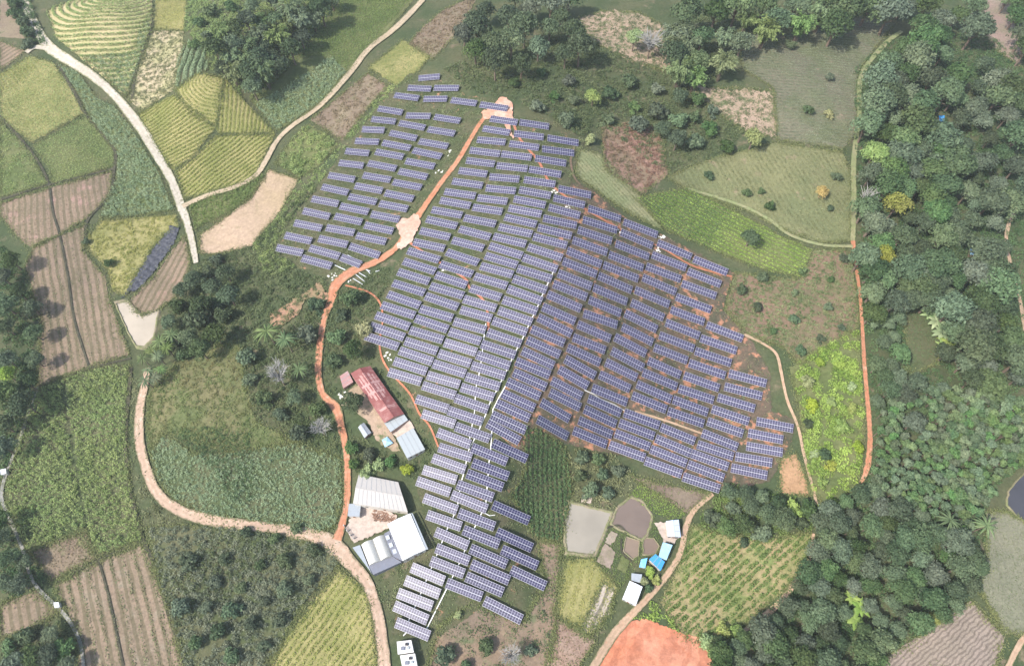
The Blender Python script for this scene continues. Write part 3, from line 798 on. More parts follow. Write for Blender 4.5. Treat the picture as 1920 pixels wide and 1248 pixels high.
sheet("field", P_U16, S_pale, "pale cleared ground at the top centre", jit=3.2)
crop("weeds", P_U16, L_scrub, "scattered dark tufts on the pale cleared ground", density=2.6, size=0.75, h=0.9, clump=1.9)
P_U17 = [(1836, -10), (1890, -10), (1905, 60), (1920, 90), (1920, 130), (1860, 90), (1842, 50)]
sheet("field", P_U17, soil("mauve_soil", (0.25, 0.18, 0.15), (0.20, 0.17, 0.12), 0.08, 0.8), "mauve bare slope in the top right corner")
P_U18 = [(1692, 572), (1748, 566), (1772, 640), (1756, 680), (1702, 704)]
sheet("field", P_U18, S_dark, "open grassy glade inside the right wood")
crop("weeds", P_U18, L_dark, "short dark grass in the glade inside the right wood", density=3.0, size=0.6, h=0.4)
P_U19 = [(1282, 150), (1330, 165), (1450, 170), (1456, 256), (1400, 250), (1300, 180)]
sheet("field", P_U19, S_pale, "pale eroded ground under the upper right terraces", jit=3.2)
crop("weeds", P_U19, L_scrub, "scattered scrub on the pale eroded ground", density=2.6, size=0.75, h=0.9, clump=1.9)
P_U20 = [(1084, 280), (1126, 290), (1200, 368), (1240, 430), (1180, 400), (1112, 352), (1080, 330)]
sheet("field", P_U20, soil("ring_soil", (0.20, 0.22, 0.11), (0.25, 0.24, 0.13), 0.08, 0.7), "narrow green terraces hugging the solar farm's upper edge")
crop("crop", P_U20, L_olive, "narrow curved green rows hugging the solar farm's upper edge", density=3.0, size=0.6, h=0.5, rows=((1090, 290), (1190, 400), 2.2), rw=0.5)
P_Q = [(1182, 1164), (1214, 1160), (1262, 1180), (1322, 1200), (1338, 1222), (1336, 1262), (1104, 1262), (1138, 1212)]
sheet("earth_bank", P_Q, S_quarry, "bare orange earth bank at the bottom right of the pond road", cat="earth bank")

# ------------------------------------------------------------------ solar farm ground
P_WF = [(768, 138), (834, 138), (872, 178), (960, 192), (905, 238), (860, 300), (830, 340), (762, 440), (700, 490), (640, 520), (560, 502), (510, 466), (556, 400), (596, 350), (660, 262), (716, 192)]
P_MF = [(912, 214), (1040, 226), (1096, 264), (1070, 340), (1046, 420), (1034, 500), (1000, 590), (960, 690), (918, 800), (990, 868), (980, 920), (1000, 980), (1028, 1098), (980, 1170), (900, 1140), (812, 1202), (735, 1188), (760, 1080), (800, 1000), (780, 900), (818, 850), (776, 760), (726, 700), (682, 640), (740, 500), (790, 430), (830, 345)]
P_EF = [(1072, 342), (1112, 358), (1172, 408), (1242, 440), (1376, 512), (1354, 580), (1402, 628), (1444, 700), (1446, 770), (1494, 788), (1482, 830), (1444, 902), (1360, 922), (1290, 905), (1200, 862), (1062, 832), (1002, 800), (988, 866), (920, 798), (962, 690), (1002, 590), (1036, 500), (1048, 420)]
sheet("farm_ground", P_WF, S_farmW, "weedy ground under the solar block left of the red track", cat="ground")
sheet("farm_ground", P_MF, S_farmW, "weedy ground under the middle solar strips", cat="ground")
sheet("farm_ground", P_EF, S_farmE, "reddish ground under the solar strips east of the crest", cat="ground")
crop("weeds", P_WF, L_farm, "low green weeds between the solar tables left of the red track", density=3.4, size=0.7, h=0.55, clump=2.0, gaps=0.3)
crop("weeds", P_MF, L_farm, "low green weeds between the middle solar strips", density=3.0, size=0.7, h=0.5, clump=2.0, gaps=0.4)
crop("weeds", P_EF, L_farm, "sparse weeds between the solar strips east of the crest", density=1.2, size=0.7, h=0.5, clump=2.2, gaps=0.6)

# ------------------------------------------------------------------ general scrub cover
BUSHES_TODO = []
P_S1 = [(830, 130), (900, 100), (1080, 60), (1120, 90), (1280, 140), (1400, 250), (1330, 300), (1250, 330), (1130, 235), (1090, 260), (1040, 225), (960, 188), (880, 172)]
crop("scrub", P_S1, L_scrub, "mixed dull scrub above the solar farm", density=4.2, size=0.8, h=1.2, clump=1.8)
P_S2 = [(480, 480), (520, 470), (560, 505), (620, 525), (610, 580), (600, 650), (600, 740), (640, 800), (640, 858), (560, 830), (480, 790), (460, 720), (440, 640), (330, 680), (300, 600), (345, 545), (372, 490), (470, 462), (520, 410), (580, 345), (600, 350), (556, 400), (510, 466)]
crop("scrub", P_S2, L_scrub, "tangled dark scrub between the pink road and the red track", density=4.6, size=0.8, h=1.3, clump=1.7)
P_S2b = [(470, 462), (526, 396), (562, 336), (602, 312), (640, 268), (700, 192), (720, 165), (760, 150), (716, 196), (660, 262), (598, 346), (512, 466), (560, 502), (500, 520)]
crop("scrub", P_S2b, L_cane, "bright weedy margin along the left edge of the solar farm", density=3.3, size=0.8, h=0.9, clump=2.0)
P_S3 = [(614, 560), (700, 505), (744, 500), (684, 640), (720, 700), (776, 770), (815, 850), (780, 900), (740, 885), (664, 885), (660, 840), (648, 760), (606, 730), (604, 640)]
crop("scrub", P_S3, L_scrub, "bushy green ground round the red roofed farmhouse", density=4.2, size=0.75, h=1.0, clump=1.7, holes=[[(630, 690), (690, 680), (770, 780), (800, 850), (760, 862), (700, 830), (660, 815)]])
P_S4 = [(1062, 836), (1150, 850), (1190, 890), (1180, 935), (1150, 958), (1068, 940), (1070, 900)]
crop("scrub", P_S4, L_olive, "pale brown scrub between the solar farm and the fish ponds", density=3.0, size=1.0, h=1.2, clump=2.8)
P_S5 = [(1600, 130), (1660, 80), (1760, 50), (1840, 60), (1930, 110), (1930, 700), (1930, 870), (1880, 900), (1846, 960), (1850, 1030), (1820, 1126), (1750, 1172), (1660, 1232), (1640, 1260), (1340, 1260), (1340, 1204), (1400, 1170), (1500, 1080), (1530, 990), (1616, 905), (1632, 830), (1626, 690), (1616, 600), (1606, 460), (1602, 300)]
crop("scrub", P_S5, L_dark, "dark green undergrowth beneath the right wood", density=2.6, size=0.95, h=1.2, clump=2.2, holes=[P_U18])
P_S6 = [(1300, 985), (1340, 930), (1365, 905), (1460, 925), (1524, 935), (1540, 960), (1524, 996), (1434, 1010), (1360, 1002)]
crop("scrub", P_S6, L_green, "green bushes above the ochre field", density=3.6, size=1.0, h=1.5, clump=3.0)
P_S7 = [(345, 60), (350, 0), (640, -10), (600, 60), (560, 110), (478, 194), (448, 176), (424, 146), (392, 130), (386, 90)]
for _x, _y, _d in [(372, 40, 22), (395, 20, 26), (418, 48, 24), (362, 84, 20), (432, 12, 26), (385, 64, 18)]: BUSHES_TODO.append((_x, _y, _d))
crop("scrub", P_S7, L_cane, "leafy green slope of the bamboo hill", density=4.0, size=0.8, h=1.1, clump=1.8)
P_S8 = [(0, 450), (50, 510), (64, 560), (76, 600), (72, 720), (42, 800), (12, 900), (0, 910)]
crop("scrub", P_S8, L_dark, "dark shrubs along the left edge beside the long stubble", density=3.0, size=1.0, h=1.4, clump=2.8)
P_S9 = [(0, 950), (10, 960), (50, 1034), (96, 1094), (60, 1106), (0, 1130)]
crop("scrub", P_S9, L_dark, "dark shrubs on the left edge beside the sugar cane", density=3.0, size=1.0, h=1.4, clump=2.8)
P_S10 = [(0, 1204), (60, 1180), (112, 1150), (140, 1190), (148, 1260), (0, 1260)]
crop("scrub", P_S10, L_scrub, "shrubs in the bottom left corner", density=3.0, size=1.0, h=1.4, clump=2.8)
P_S11 = [(790, 1000), (805, 1010), (760, 1075), (740, 1180), (720, 1150), (700, 1090), (760, 1050)]
crop("weeds", P_S11, L_farm, "small weeds between the factory and the lowest solar strip", density=2.1, size=0.8, h=0.7, clump=2.4)
P_S12 = [(1235, 1130), (1290, 1202), (1340, 1215), (1262, 1180), (1212, 1160), (1180, 1162), (1215, 1124)]
crop("scrub", P_S12, L_bright, "bright shrubs on the rim of the orange earth bank", density=3.6, size=0.9, h=1.1, clump=2.6)
P_S13 = [(22, 0), (58, 0), (92, 86), (52, 90)]
crop("scrub", P_S13, L_dark, "dark bushes left of the pale road at the top left", density=3.9, size=1.0, h=2.0, clump=2.6)
P_S14 = [(1260, 60), (1300, 20), (1660, -10), (1620, 28), (1540, 50), (1400, 64), (1380, 100), (1390, 140), (1300, 150), (1264, 130)]
crop("scrub", P_S14, L_scrub, "dull undergrowth beneath the top wood", density=2.4, size=1.0, h=1.3, clump=3.0)
P_S15 = [(1060, 1000), (1150, 965), (1225, 960), (1240, 1010), (1220, 1050), (1200, 1060), (1180, 1080), (1160, 1110), (1110, 1046), (1060, 1046)]
crop("weeds", P_S15, L_green, "grassy banks between the fish ponds", density=2.7, size=0.6, h=0.35, holes=[PONDS['pale'], PONDS['brown'], PONDS['low'], PONDS['round']])

def verge():
    """weeds and grass along every field edge"""
    C = []
    for nm, pl in list(globals().items()):
        if nm.startswith('P_') and isinstance(pl, list) and nm not in ('P_Q', 'P_WF', 'P_MF', 'P_EF') and not nm.startswith('P_S'):
            q = drop(dens(pl, 1.2))[:, :2]
            q = q[rng.uniform(0, 1, len(q)) < 0.75]
            for _ in range(8): C.append(q + rng.normal(0, 0.8, q.shape))
            w2 = 0.5 + 0.5 * np.sin(q[:, :1] * 0.17 + q[:, 1:] * 0.23)
            for _ in range(6): C.append(q + rng.normal(0, 1.0, q.shape) * (0.4 + 1.8 * w2))
    P = np.concatenate(C)
    on = 0.5 + 0.5 * np.sin(P[:, 0] * 0.31 + np.sin(P[:, 1] * 0.23) * 2) * np.sin(P[:, 1] * 0.37 + 1)
    P = P[rng.uniform(0, 1, len(P)) < 0.25 + 0.75 * on]
    z = terrain(P[:, 0], P[:, 1]) + 0.15 + rng.uniform(0, 0.8, len(P))
    V, F = leaves(np.column_stack([P, z]), 0.75)
    o = link("verge_weeds", mesh_np("verge_weeds", V, F, L_verge, tint=np.clip(rng.normal(0.5, 0.25, len(P)), 0, 1)))
    tag(o, "rough grass and weeds along the field edges", "weeds", kind='stuff')
L_verge = leaf("verge_leaf", (0.10, 0.14, 0.05), (0.27, 0.28, 0.12), (0.20, 0.21, 0.09), 0.06)
verge()

# ------------------------------------------------------------------ ditches, roads, paths
for pts, wd, lab in [
    ([(0, 218), (30, 250), (56, 280), (76, 310), (92, 345), (100, 400), (112, 440), (128, 520), (140, 600), (168, 690)], 3, "dark narrow ditch down the left valley fields"),
    ([(108, 118), (126, 150), (148, 190), (160, 214), (190, 250), (216, 285), (214, 320), (206, 366), (166, 412), (160, 450)], 4, "ditch along the left edge of the curving maize"),
    ([(0, 376), (90, 348), (212, 318)], 3, "ditch above the pink stubble field"),
    ([(70, 728), (165, 692), (246, 672)], 3.5, "ditch above the sugar cane"),
    ([(246, 690), (242, 740), (236, 820), (240, 900), (252, 950), (270, 1012), (290, 1060), (310, 1130), (330, 1190), (350, 1248)], 5, "deep ditch right of the sugar cane"),
    ([(100, 1096), (184, 1050), (268, 1014)], 3, "ditch below the sugar cane"),
    ([(184, 1046), (205, 1120), (232, 1248)], 3, "furrow ditch through the striped stubble"),
    ([(248, 186), (256, 130), (272, 90), (288, 40)], 4, "ditch between the knoll and the olive field"),
    ([(1136, 990), (1160, 985), (1175, 1000)], 3, "ditch between the pale pond and the low pond"),
    ([(1165, 1010), (1166, 1035), (1185, 1052)], 3, "ditch left of the low pond"),
]:
    ribbon("ditch", pts, wd, S_ditch, lab, cat="ditch", off=-0.1)
ribbon("canal", [(72, 725), (56, 770), (36, 830), (12, 890), (4, 930), (14, 960), (40, 1020), (64, 1090), (100, 1130), (125, 1155), (150, 1200), (158, 1250)], 5, soil("canal_concrete", (0.26, 0.25, 0.22), (0.2, 0.2, 0.17), 0.2, 0.7), "narrow concrete canal left of the sugar cane", cat="canal", off=-0.1)
ribbon("road", [(36, -30, 12.6), (45, 0, 12.6), (58, 30, 12.6), (75, 65, 13.4), (95, 92, 14.3), (130, 115, 13.4), (180, 148, 13.4), (215, 180, 12.6), (245, 215, 14.3), (270, 250, 14.3), (300, 300, 13.4), (325, 345, 12.6), (341, 390, 13.4), (352, 420, 10.9), (362, 460, 10.1), (368, 494, 7.6)], 15, S_road, "wide pale dirt road curving down the upper left")
ribbon("path", [(50, 100), (66, 90), (92, 92)], 9, S_road, "short pale side path joining the pale road", cat="path")
ribbon("road", [(343, 388, 10), (390, 367, 9), (440, 352, 9), (480, 330, 9), (500, 300, 9), (520, 265, 8), (550, 236, 8), (600, 200, 9), (655, 140, 10), (690, 95, 10), (740, 55, 11), (790, 4, 10), (800, -20, 10)], 10, S_tanr, "narrower tan road climbing to the top centre")
ribbon("road", [(278, 690, 9), (272, 722, 11), (263, 770, 14), (262, 820, 14), (275, 880, 14), (300, 930, 15), (340, 958, 16), (400, 976, 17), (470, 985, 16), (540, 995, 17), (600, 1008, 22), (630, 1026, 26), (662, 1060, 20), (690, 1095, 17), (708, 1150, 17), (716, 1200, 19), (722, 1260, 20)], 16, S_road2, "wide pink dirt road sweeping round the lower left mound")
ribbon("track", [(632, 1012, 16), (648, 960, 10), (652, 900, 11), (650, 850, 10), (640, 800, 12), (630, 765, 15), (606, 740, 10), (597, 700, 11), (600, 650, 11), (608, 600, 10), (622, 562, 13), (630, 535, 18), (660, 510, 18), (704, 492, 14), (742, 466, 10), (766, 432, 14), (798, 385, 10), (830, 340, 9), (860, 300, 9), (888, 252, 8), (912, 218, 8), (940, 200, 8)], 11, S_red, "red dirt track up through the solar farm", cat="track")
sheet("clearing", [(742, 424), (752, 410), (764, 412), (776, 402), (784, 404), (789, 420), (780, 436), (772, 456), (752, 470), (744, 462), (754, 448), (748, 438)], soil("pad_soil", (0.45, 0.28, 0.21), (0.50, 0.37, 0.30), 0.1, 0.6), "pale pink turning pad beside the red track", cat="clearing", off=0.8)
sheet("clearing", [(902, 214), (914, 204), (928, 196), (938, 184), (950, 185), (960, 194), (962, 212), (957, 240), (962, 262), (952, 254), (946, 232), (926, 218), (910, 226)], soil("hilltop_soil", (0.50, 0.25, 0.17), (0.54, 0.39, 0.31), 0.12, 0.6), "orange earth clearing at the head of the red track", cat="clearing", off=0.8)
sheet("clearing", [(505, 590), (540, 570), (575, 548), (600, 530), (618, 560), (600, 570), (575, 560), (560, 590), (530, 610), (508, 612)], soil("slip_soil", (0.32, 0.19, 0.125), (0.20, 0.16, 0.09), 0.1, 0.6), "reddish slip of bare earth left of the red track bend", cat="clearing", off=0.5)
ribbon("path", [(1690, 60, 7), (1655, 88, 8), (1614, 145, 7), (1610, 220, 7), (1600, 300, 8), (1600, 380, 9), (1598, 455, 8)], 8, S_grassp, "grassy green path along the edge of the right wood", cat="path")
ribbon("path", [(1598, 452, 8), (1604, 500, 6), (1612, 560, 6), (1616, 620, 6), (1620, 690, 7), (1627, 770, 8), (1630, 830, 9), (1624, 880, 10), (1612, 905, 5)], 6, S_red, "red footpath along the edge of the right wood", cat="path")
ribbon("path", [(1598, 463), (1540, 460), (1482, 442), (1440, 412), (1385, 385), (1290, 355)], 6, S_grassp, "tan footpath above the lime green field", cat="path")
ribbon("path", [(1395, 628), (1430, 645), (1455, 665), (1464, 700), (1475, 750), (1495, 800), (1506, 850), (1524, 920), (1530, 945)], 5, S_tanroad, "tan footpath round the right end of the solar farm", cat="path")
ribbon("road", [(1336, 926, 7), (1300, 958, 8), (1285, 990, 10), (1277, 1030, 9), (1256, 1070, 10), (1216, 1118, 10), (1180, 1156, 12), (1150, 1190, 14), (1105, 1262, 12)], 10, S_tanroad, "tan dirt road past the fish pond sheds")
ribbon("path", [(1925, 372), (1900, 400), (1886, 440), (1890, 480), (1902, 530), (1914, 580), (1925, 660)], 6, S_tanroad, "tan footpath on the right edge", cat="path")
ribbon("path", [(1930, 1180), (1905, 1215), (1884, 1262)], 9, S_tanroad, "short tan path in the bottom right corner", cat="path")
ribbon("path", [(1524, 1000, 6), (1514, 1056, 6), (1480, 1106, 8), (1440, 1148, 10), (1390, 1185, 6)], 7, S_tanroad, "earthen path on the right rim of the ochre field", cat="path")
ribbon("trench", [(648, 536), (690, 548), (712, 568), (718, 600), (712, 650), (726, 690), (768, 738), (786, 775), (806, 800), (822, 838)], 3.2, S_trench, "thin red trench along the left edge of the middle solar strips", cat="trench")
ribbon("trench", [(960, 225), (975, 262), (1010, 305), (1036, 350), (1100, 395), (1166, 432)], 4.5, S_trench, "red trench stepping down between the upper solar tables", cat="trench")
ribbon("trench", [(1166, 432), (1240, 466), (1300, 500), (1372, 520)], 3.5, S_trench, "red trench under the top row of the eastern solar strips", cat="trench")
ribbon("trench", [(760, 450), (800, 478), (870, 522), (880, 540), (910, 570), (916, 620)], 4, S_trench, "red cut running down beside the middle solar strips", cat="trench")
ribbon("trench", [(1080, 270), (1070, 300), (1076, 332), (1088, 348)], 3, S_redp, "brown gully at the upper right corner of the farm", cat="gully")
ribbon("trench", [(1190, 772), (1250, 790), (1320, 815)], 3.5, S_tanroad, "tan service path between the lower eastern rows", cat="path")

# ------------------------------------------------------------------ ponds and river
def water(c, rough=0.12):
    m, n, b = new_mat("pond_water")
    tc = N(n, 'ShaderNodeTexCoord').outputs['Object']
    f = noise(n, tc, 0.06, 3, 0.6)
    n.links.new(mixc(n, ramp(n, f, 0.35, 0.65), c, tuple(k * 0.86 for k in c)), b.inputs['Base Color'])
    b.inputs['Roughness'].default_value = rough
    bp = N(n, 'ShaderNodeBump'); bp.inputs['Strength'].default_value = 0.06; bp.inputs['Distance'].default_value = 0.1
    n.links.new(noise(n, tc, 1.4, 3, 0.6), bp.inputs['Height']); n.links.new(bp.outputs[0], b.inputs['Normal'])
    return m

def pond(name, pl, mat, label, kind_cat='pond', rim_s=1.0):
    q = drop(dens(pl, 6, 0.5))
    z = float(np.mean(terrain(q[:, 0], q[:, 1]))) + 0.12
    # bank: a low rim of mud around the water
    P = on_plane(dens(pl, 6, 0.5), z)
    c = P.mean(0)
    n = len(P)
    rim = []
    for s_, dz in ((1.0, 0.0), (1.05, 0.5), (1.12, 0.42), (1.22, -0.6)):
        rr = c + (P - c) * (1 + (s_ - 1) * rim_s); rr[:, 2] = z + dz; rim.append(rr)
    V = np.concatenate(rim)
    F = []
    for k in range(3):
        for i in range(n): F.append((k * n + i, k * n + (i + 1) % n, (k + 1) * n + (i + 1) % n, (k + 1) * n + i))
    bank = link("pond_bank", mesh_np("pond_bank", V, F, S_bank, smooth=True))
    tag(bank, "earthen bank of the " + label, "bank", kind='structure')
    wv = c + (P - c) * 1.01; wv[:, 2] = z + 0.05
    o = link(name, mesh_np(name, wv, [tuple(range(n))], mat))
    return tag(o, label, kind_cat, kind='structure')

S_bank = soil("bank_mud", (0.24, 0.20, 0.14), (0.16, 0.17, 0.08), 0.3, 0.9)
pond("water", PONDS['left'], water((0.42, 0.36, 0.28)), "pale milky pond at the left above the palm like trees")
pond("water", PONDS['pale'], water((0.29, 0.26, 0.21)), "pale grey brown fish pond, largest of the four")
pond("water", PONDS['brown'], water((0.17, 0.13, 0.105)), "dark brown round topped fish pond")
pond("water", PONDS['low'], water((0.22, 0.165, 0.12)), "small brown fish pond left of the blue roofs")
pond("water", PONDS['round'], water((0.19, 0.14, 0.105)), "small round brown pond above the blue roofs")
pond("water", PONDS['river'], water((0.06, 0.06, 0.068), 0.3), "slate grey river bend on the right edge", 'river', 0.4)

# ------------------------------------------------------------------ solar tables
ML, MWD, TILT = 16.0, 2.08, math.radians(15)       # table length, one panel row, tilt
def module_mat():
    m, n, b = new_mat("solar_module")
    uv = N(n, 'ShaderNodeUVMap').outputs[0]
    sp = N(n, 'ShaderNodeSeparateXYZ'); n.links.new(uv, sp.inputs[0])
    def line(src, mul, half):
        k = N(n, 'ShaderNodeMath', operation='MULTIPLY'); n.links.new(src, k.inputs[0]); k.inputs[1].default_value = mul
        f = N(n, 'ShaderNodeMath', operation='FRACT'); n.links.new(k.outputs[0], f.inputs[0])
        s = N(n, 'ShaderNodeMath', operation='SUBTRACT'); n.links.new(f.outputs[0], s.inputs[0]); s.inputs[1].default_value = 0.5
        a = N(n, 'ShaderNodeMath', operation='ABSOLUTE'); n.links.new(s.outputs[0], a.inputs[0])
        g = N(n, 'ShaderNodeMath', operation='GREATER_THAN'); n.links.new(a.outputs[0], g.inputs[0]); g.inputs[1].default_value = 0.5 - half
        return g.outputs[0]
    g1 = line(sp.outputs['X'], 14.0, 0.085)
    g2 = line(sp.outputs['Y'], 2.0, 0.06)
    g3 = line(sp.outputs['Y'], 1.0, 0.055)
    m0 = N(n, 'ShaderNodeMath', operation='MAXIMUM'); n.links.new(g1, m0.inputs[0]); n.links.new(g2, m0.inputs[1])
    mx = N(n, 'ShaderNodeMath', operation='MAXIMUM'); n.links.new(m0.outputs[0], mx.inputs[0]); n.links.new(g3, mx.inputs[1])
    oi = N(n, 'ShaderNodeObjectInfo')
    cell = mixc(n, oi.outputs['Random'], (0.009, 0.007, 0.036), (0.018, 0.014, 0.054))
    c = mixc(n, mx.outputs[0], cell, (0.24, 0.23, 0.31))
    c = mixc(n, g3, c, (0.44, 0.44, 0.48))
    n.links.new(c, b.inputs['Base Color'])
    b.inputs['Roughness'].default_value = 0.42
    b.inputs['Specular IOR Level'].default_value = 0.75
    return m
M_mod = module_mat()
M_alu = paint("table_steel", (0.55, 0.56, 0.58), 0.45, 0.7, 0.1)

def panel_mesh():
    me = bpy.data.meshes.new("panel_row")
    x, y, t = ML / 2, MWD, 0.04
    V = [(-x, 0, 0), (x, 0, 0), (x, y, 0), (-x, y, 0), (-x, 0, t), (x, 0, t), (x, y, t), (-x, y, t)]
    Fc = [(3, 2, 1, 0), (4, 5, 6, 7), (0, 1, 5, 4), (1, 2, 6, 5), (2, 3, 7, 6), (3, 0, 4, 7)]
    me.from_pydata(V, [], Fc)
    u = me.uv_layers.new(name="UVMap")
    for p in me.polygons:
        for li in p.loop_indices:
            v = me.vertices[me.loops[li].vertex_index].co
            u.data[li].uv = ((v.x + x) / (2 * x), v.y / y)
    me.materials.append(M_mod); me.materials.append(M_alu)
    for p in me.polygons: p.material_index = 0 if p.index == 1 else 1
    me.update()
    return me
PM = panel_mesh()
_f = MB()
for yy in (-1.5, -0.6, 0.6, 1.5): _f.box(-ML / 2 + 0.1, ML / 2 - 0.1, yy - 0.04, yy + 0.04, -0.14, -0.02)
for xx in (-6.0, -2.0, 2.0, 6.0): _f.box(xx - 0.05, xx + 0.05, -1.75, 1.75, -0.26, -0.145)
FM = _f.mesh("support_frame", M_alu)
_p = MB(); _p.tube([(0, 0, -2.6), (0, 0, 0)], 0.09, 7)
POSTM = _p.mesh("post", M_alu)

ORD = ["first", "second", "third", "fourth", "fifth", "sixth", "seventh", "eighth", "ninth", "tenth", "eleventh", "twelfth", "thirteenth", "fourteenth",
       "fifteenth", "sixteenth", "seventeenth", "eighteenth", "nineteenth", "twentieth", "twenty-first", "twenty-second", "twenty-third", "twenty-fourth", "twenty-fifth"]

